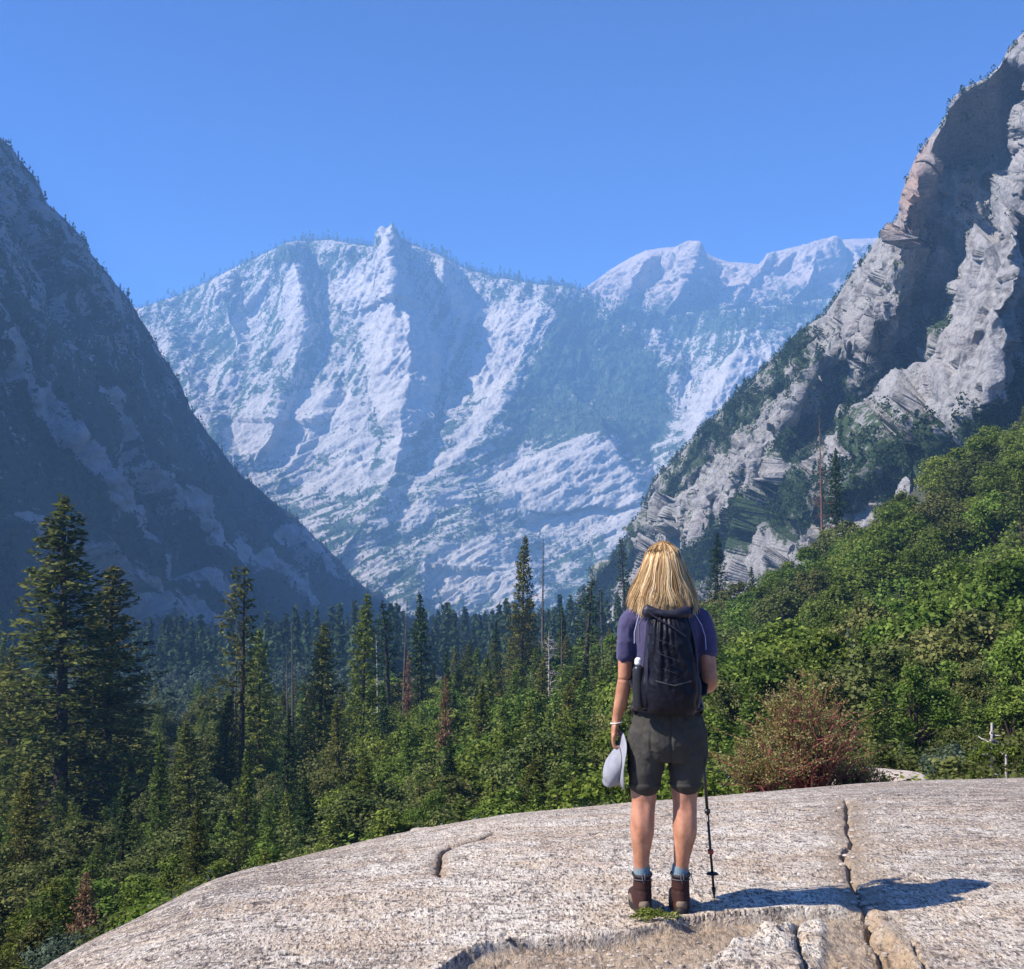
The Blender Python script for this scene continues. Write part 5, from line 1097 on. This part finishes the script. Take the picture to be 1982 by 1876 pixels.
# ------------------------------------------------------------ backpack
bp = empty('backpack', (PX, PY, PZ), 'slim black hiking backpack with rolled top on the person\'s back', 'backpack')
def bag_fn(co, n):
    x, y, z = co.T; rear = np.clip(-n[:, 1], 0, 1)
    q = np.stack([(x * 1.0 + z * .55) * 15, y * 6, (z - x * .4) * 4.5], -1); w = fbm(q, 3, seed=431, ridged=True); fine = fbm(np.stack([x * 30, y * 22, z * 22], -1), 3, seed=433, ridged=True)
    pull = np.exp(-((x + .05) / .07) ** 2) * sm(z, 1.0, 1.15)          # gathers fan out below the roll
    g = np.sin((x + .03) * 190 / (.6 + (1.38 - z) * 3) + 4 * fbm(co * 8, 2, seed=4)) * pull
    return co + n * (.008 * w + .0035 * fine + .006 * g * rear)[:, None]
bag = [loft([(Cx, -.175, .905, .112, .055), (Cx, -.185, .94, .128, .075), (Cx, -.190, 1.02, .130, .085), (Cx, -.192, 1.12, .124, .088), (Cx - .006, -.190, 1.22, .116, .084), (Cx - .012, -.185, 1.31, .108, .076), (Cx - .018, -.180, 1.365, .102, .056), (Cx - .02, -.178, 1.385, .097, .033)], 32, .75)]
MB_ = grow('main_bag', bag, .0055, M_PACK, bp, 3, bag_fn)
def roll_fn(co, n):
    w = fbm(np.stack([(co[:, 0] + co[:, 2] * 1.5) * 14, co[:, 1] * 20, co[:, 2] * 40], -1), 3, seed=441, ridged=True); return co + n * (.005 * w)[:, None]
grow('roll_top', [limb([(-.118, -.205, 1.405), (-.06, -.215, 1.392), (0, -.218, 1.385), (.06, -.212, 1.392), (.098, -.200, 1.40)], [(.030, .024), (.024, .026), (.022, .028), (.026, .028), (.028, .024)][0:5], n=22)], .0045, M_PACK2, bp, 2, roll_fn)
mesh_np('top_strap', *tubes([(np.array([(-.120, -.235, 1.405), (-.075, -.250, 1.375), (0, -.276, 1.335), (.045, -.284, 1.305), (.078, -.284, 1.285)]), np.full(5, .0042), 6)]), M_PACK2, bp)
for sx in (-1, 1):
    grow('side_pocket', [limb([(Cx + sx * .122, -.15, 1.12), (Cx + sx * .134, -.15, 1.04), (Cx + sx * .132, -.155, .95)], [(.018, .045), (.028, .06), (.022, .055)], n=18)], .006, M_PACK2 if sx > 0 else M_PACK, bp, 2, folds(.004, 24, 450 + sx))
    mesh_np('side_panel', *limb([(Cx - .01 + sx * .100, -.160, 1.36), (Cx + sx * .118, -.160, 1.25), (Cx + sx * .128, -.155, 1.12), (Cx + sx * .130, -.15, .96)], [(.010, .05), (.014, .065), (.014, .07), (.014, .06)], n=16), M_PACK2, bp)
    X0 = Cx + sx * .085; st = np.array([(X0, -.125, 1.395), (X0 + sx * .012, -.085, 1.432), (X0 + sx * .018, -.02, 1.452), (X0 + sx * .02, .05, 1.425), (X0 + sx * .025, .105, 1.36), (X0 + sx * .045, .128, 1.25), (X0 + sx * .075, .09, 1.14), (X0 + sx * .085, -.02, 1.08), (X0 + sx * .06, -.13, 1.02)])
    V, Fl = limb(st, [(.022, .007)] * 9, n=14); mesh_np('shoulder_strap', V, Fl, M_PACK, bp)
tt_ = np.linspace(0, 6.283, 48)
mesh_np('hip_belt', *limb([(Cx + .163 * math.cos(t), -.006 + .128 * math.sin(t), .935 - .010 * math.sin(t)) for t in tt_], [(.006, .026)] * 48, n=12, sub=1), M_PACK, bp)
zig = []
for k in range(7): zig.append((Cx - .095 + (.095 if k % 2 else 0) + .010 * k, -.284 - .003 * (k % 2), 1.275 - .036 * k))
mesh_np('bungee_cord', *tubes([(np.array(zig), np.full(7, .0022), 5)]), M_STRAP, bp)
mesh_np('compression_strap', *tubes([(np.array([(Cx - .130, -.19, 1.10), (Cx - .09, -.270, 1.07), (Cx, -.288, 1.05), (Cx + .09, -.270, 1.07), (Cx + .130, -.19, 1.10)]), np.full(5, .004), 5)]), M_STRAP, bp)
for a_, b_q in (((-.120, -.20, 1.40), (-.150, -.14, 1.33)), ((-.150, -.14, 1.33), (-.148, -.15, 1.25)), ((.100, -.20, 1.40), (.110, -.12, 1.43))):
    mesh_np('load_strap', *tubes([(np.linspace(a_, b_q, 4) - [[0, 0, 0], [0, .006, 0], [0, .006, 0], [0, 0, 0]], np.full(4, .0035), 5)]), M_CORD, bp)
for c_ in bp.children:
    if c_.name.split('.')[0] in ('shoulder_strap', 'hip_belt'): continue
    me_ = c_.data; co_ = np.empty(len(me_.vertices) * 3, np.float32); me_.vertices.foreach_get('co', co_); co_ = co_.reshape(-1, 3)
    co_[:, 0] = Cx - .004 + (co_[:, 0] - Cx) * .87; co_[:, 2] = 1.41 + (co_[:, 2] - 1.41) * .94; me_.vertices.foreach_set('co', co_.ravel()); me_.update()
wb = empty('water_bottle', (PX - .138, PY - .150, PZ + 1.06), 'dark water bottle with white cap in the left side pocket of the backpack', 'bottle')
mesh_np('bottle_body', *limb([(0, 0, -.10), (0, 0, 0), (0, 0, .075), (0, 0, .09)], [.026, .026, .025, .014], n=18), M_BLK, wb)
mesh_np('cap', *limb([(0, 0, .10), (0, 0, .118)], [.017, .016], n=18), M_WHITEP, wb)
# ------------------------------------------------------------ hat held by its brim
ht = empty('sun_hat', (PX - .205, PY + .03, PZ + .69), 'pale grey sun hat hanging from the person\'s left hand', 'hat')
def hat_shell(rows, n=44):
    V = []
    for (x, zc, ry, rz_) in rows:
        th = np.arange(n) * 2 * math.pi / n; V.append(np.stack([x + .006 * np.sin(th * 3 + x * 60), ry * np.cos(th) * (1 + .05 * np.sin(3 * th + x * 40)), zc + rz_ * np.sin(th) * (1 + .03 * np.sin(5 * th))], 1))
    return np.array(V)
V = hat_shell([(.012, -.005, .125, .134), (.006, -.005, .122, .131), (.0, -.010, .105, .112), (-.006, -.018, .085, .092), (-.022, -.028, .084, .090), (-.045, -.040, .078, .083), (-.062, -.055, .066, .070), (-.074, -.070, .045, .048), (-.080, -.080, .015, .018)])
V += (.010 * fbm(V * [14, 14, 9], 3, seed=470, ridged=True) * np.linspace(.2, 1, len(V))[:, None])[..., None] * [1., .6, .6]
V[:, :, 0] += -.10 * (-(V[:, :, 2]) * .22); V2, Fl = closed(V); Fl = [Fl[0], Fl[1][44:]]
ho = mesh_np('hat_cloth', V2, Fl, M_HAT, ht); sol = ho.modifiers.new('thick', 'SOLIDIFY'); sol.thickness = .003; sb = ho.modifiers.new('sub', 'SUBSURF'); sb.levels = sb.render_levels = 1
th = np.linspace(0, 6.283, 45); mesh_np('hat_band', *tubes([(np.stack([-.008 + .006 * np.sin(th * 3), .089 * np.cos(th), -.018 + .095 * np.sin(th)], 1), np.full(45, .004), 5)]), M_CORD, ht)
# ------------------------------------------------------------ trekking pole
tipw = Pv(1382.5, 1728, 6.0); gw = Vector((PX + PG[0], PY + PG[1], PZ + 1.07))
tz = float(dome_z(np.array([tipw.x]), np.array([tipw.y]))[0][0]); tipw.z = tz
tp = empty('trekking_pole', tipw, 'thin black trekking pole planted on the rock at the person\'s right', 'trekking pole')
dv = gw - tipw; ax = np.array(dv); 
def seg(nm, a, b, r0, r1, mat, n=12, par=tp): return mesh_np(nm, *closed(np.array([[np.array(ax) * q + np.array([r * math.cos(t), r * math.sin(t), 0]) for t in np.arange(n) * 6.2832 / n] for q, r in ((a, r0), (b, r1))])), mat, par)
seg('lower_shaft', .045, .40, .0062, .0068, M_BLK); seg('middle_shaft', .38, .66, .0078, .0080, M_BLK); seg('upper_shaft', .64, .90, .0090, .0092, M_BLK)
seg('tip', -.006, .048, .003, .0105, M_BOOTD); seg('basket', .105, .112, .030, .026, M_BOOTD, 20)
seg('flip_lock', .195, .215, .014, .014, M_RED); seg('flip_lock', .375, .395, .014, .014, M_BLK); seg('flip_lock', .63, .65, .015, .015, M_BLK)
seg('grip', .88, 1.02, .0155, .0165, M_BOOTD, 16); seg('grip_head', 1.02, 1.05, .022, .016, M_BOOTD, 16)
mesh_np('wrist_strap', *tubes([(np.array(dv)[None] + np.array([(0, 0, 0), (.03, -.02, -.03), (.045, -.045, -.08), (.02, -.05, -.10), (0, -.03, -.06), (0, 0, 0)]), np.full(6, .005), 5)]), M_STRAP, tp)
# ------------------------------------------------------------ sprig on the rock
def sprig():
    x0, y0 = PX - .10, PY - .155; z0 = float(dome_z(np.array([x0]), np.array([y0]))[0][0]) + .006
    e = empty('leafy_sprig', (x0, y0, z0), 'torn green sprig lying on the rock at the heel of the left boot', 'sprig'); r = np.random.default_rng(8)
    stp = [np.array([(-.07 + .2 * t, .01 * math.sin(t * 5) + .02 * t, .012 + .02 * math.sin(t * 3)) for t in np.linspace(0, 1, 8)]), np.array([(-.02 + .12 * t, -.03 + .0 * t, .012 + .02 * math.sin(t * 3)) for t in np.linspace(0, 1, 6)]), np.array([(-.05 + .06 * t, .02 - .03 * t, .03 * math.sin(t * 3) + .01) for t in np.linspace(0, 1, 6)])]
    mesh_np('stem', *tubes([(s, np.linspace(.002, .001, len(s)), 4) for s in stp]), M_GREEN, e)
    C = np.concatenate([s[r.integers(0, len(s), 130)] + r.normal(size=(130, 3)) * [.010, .012, .006] for s in stp]); C[:, 2] = np.abs(C[:, 2]) + .002
    V, Fq = cards(C, .026, r, nrm=np.array([0, 0, 1.2]), along=np.array([[1., .3, 0]]), aspect=.28); mesh_np('leaves', V, Fq, M_GREEN, e, smooth=False, attrs={'tone': np.repeat(r.uniform(.2, 1, len(C)), 4)})
sprig()
# ------------------------------------------------------------ air
def haze():
    x0, x1, y0, y1, z0, z1 = -14500, 14500, -3500, 14500, float(ZZ.min()) - 60, HTOP
    V = [(x, y, z) for z in (z0, z1) for y in (y0, y1) for x in (x0, x1)]
    Fq = np.array([(0, 2, 3, 1), (4, 5, 7, 6), (0, 1, 5, 4), (2, 6, 7, 3), (0, 4, 6, 2), (1, 3, 7, 5)])
    m = bpy.data.materials.new('hazy_air'); m.use_nodes = True; nt = m.node_tree; nt.nodes.clear()
    o = nt.nodes.new('ShaderNodeOutputMaterial'); p = nt.nodes.new('ShaderNodeVolumePrincipled')
    p.inputs['Color'].default_value = (.29, .575, 1.0, 1); p.inputs['Density'].default_value = HDENS; p.inputs['Anisotropy'].default_value = .0
    nt.links.new(p.outputs[0], o.inputs['Volume'])
    h = mesh_np('haze', V, Fq, m, smooth=False); tag(h, kind='stuff')
HTOP = 1290.0; HDENS = 2.05e-4
haze()
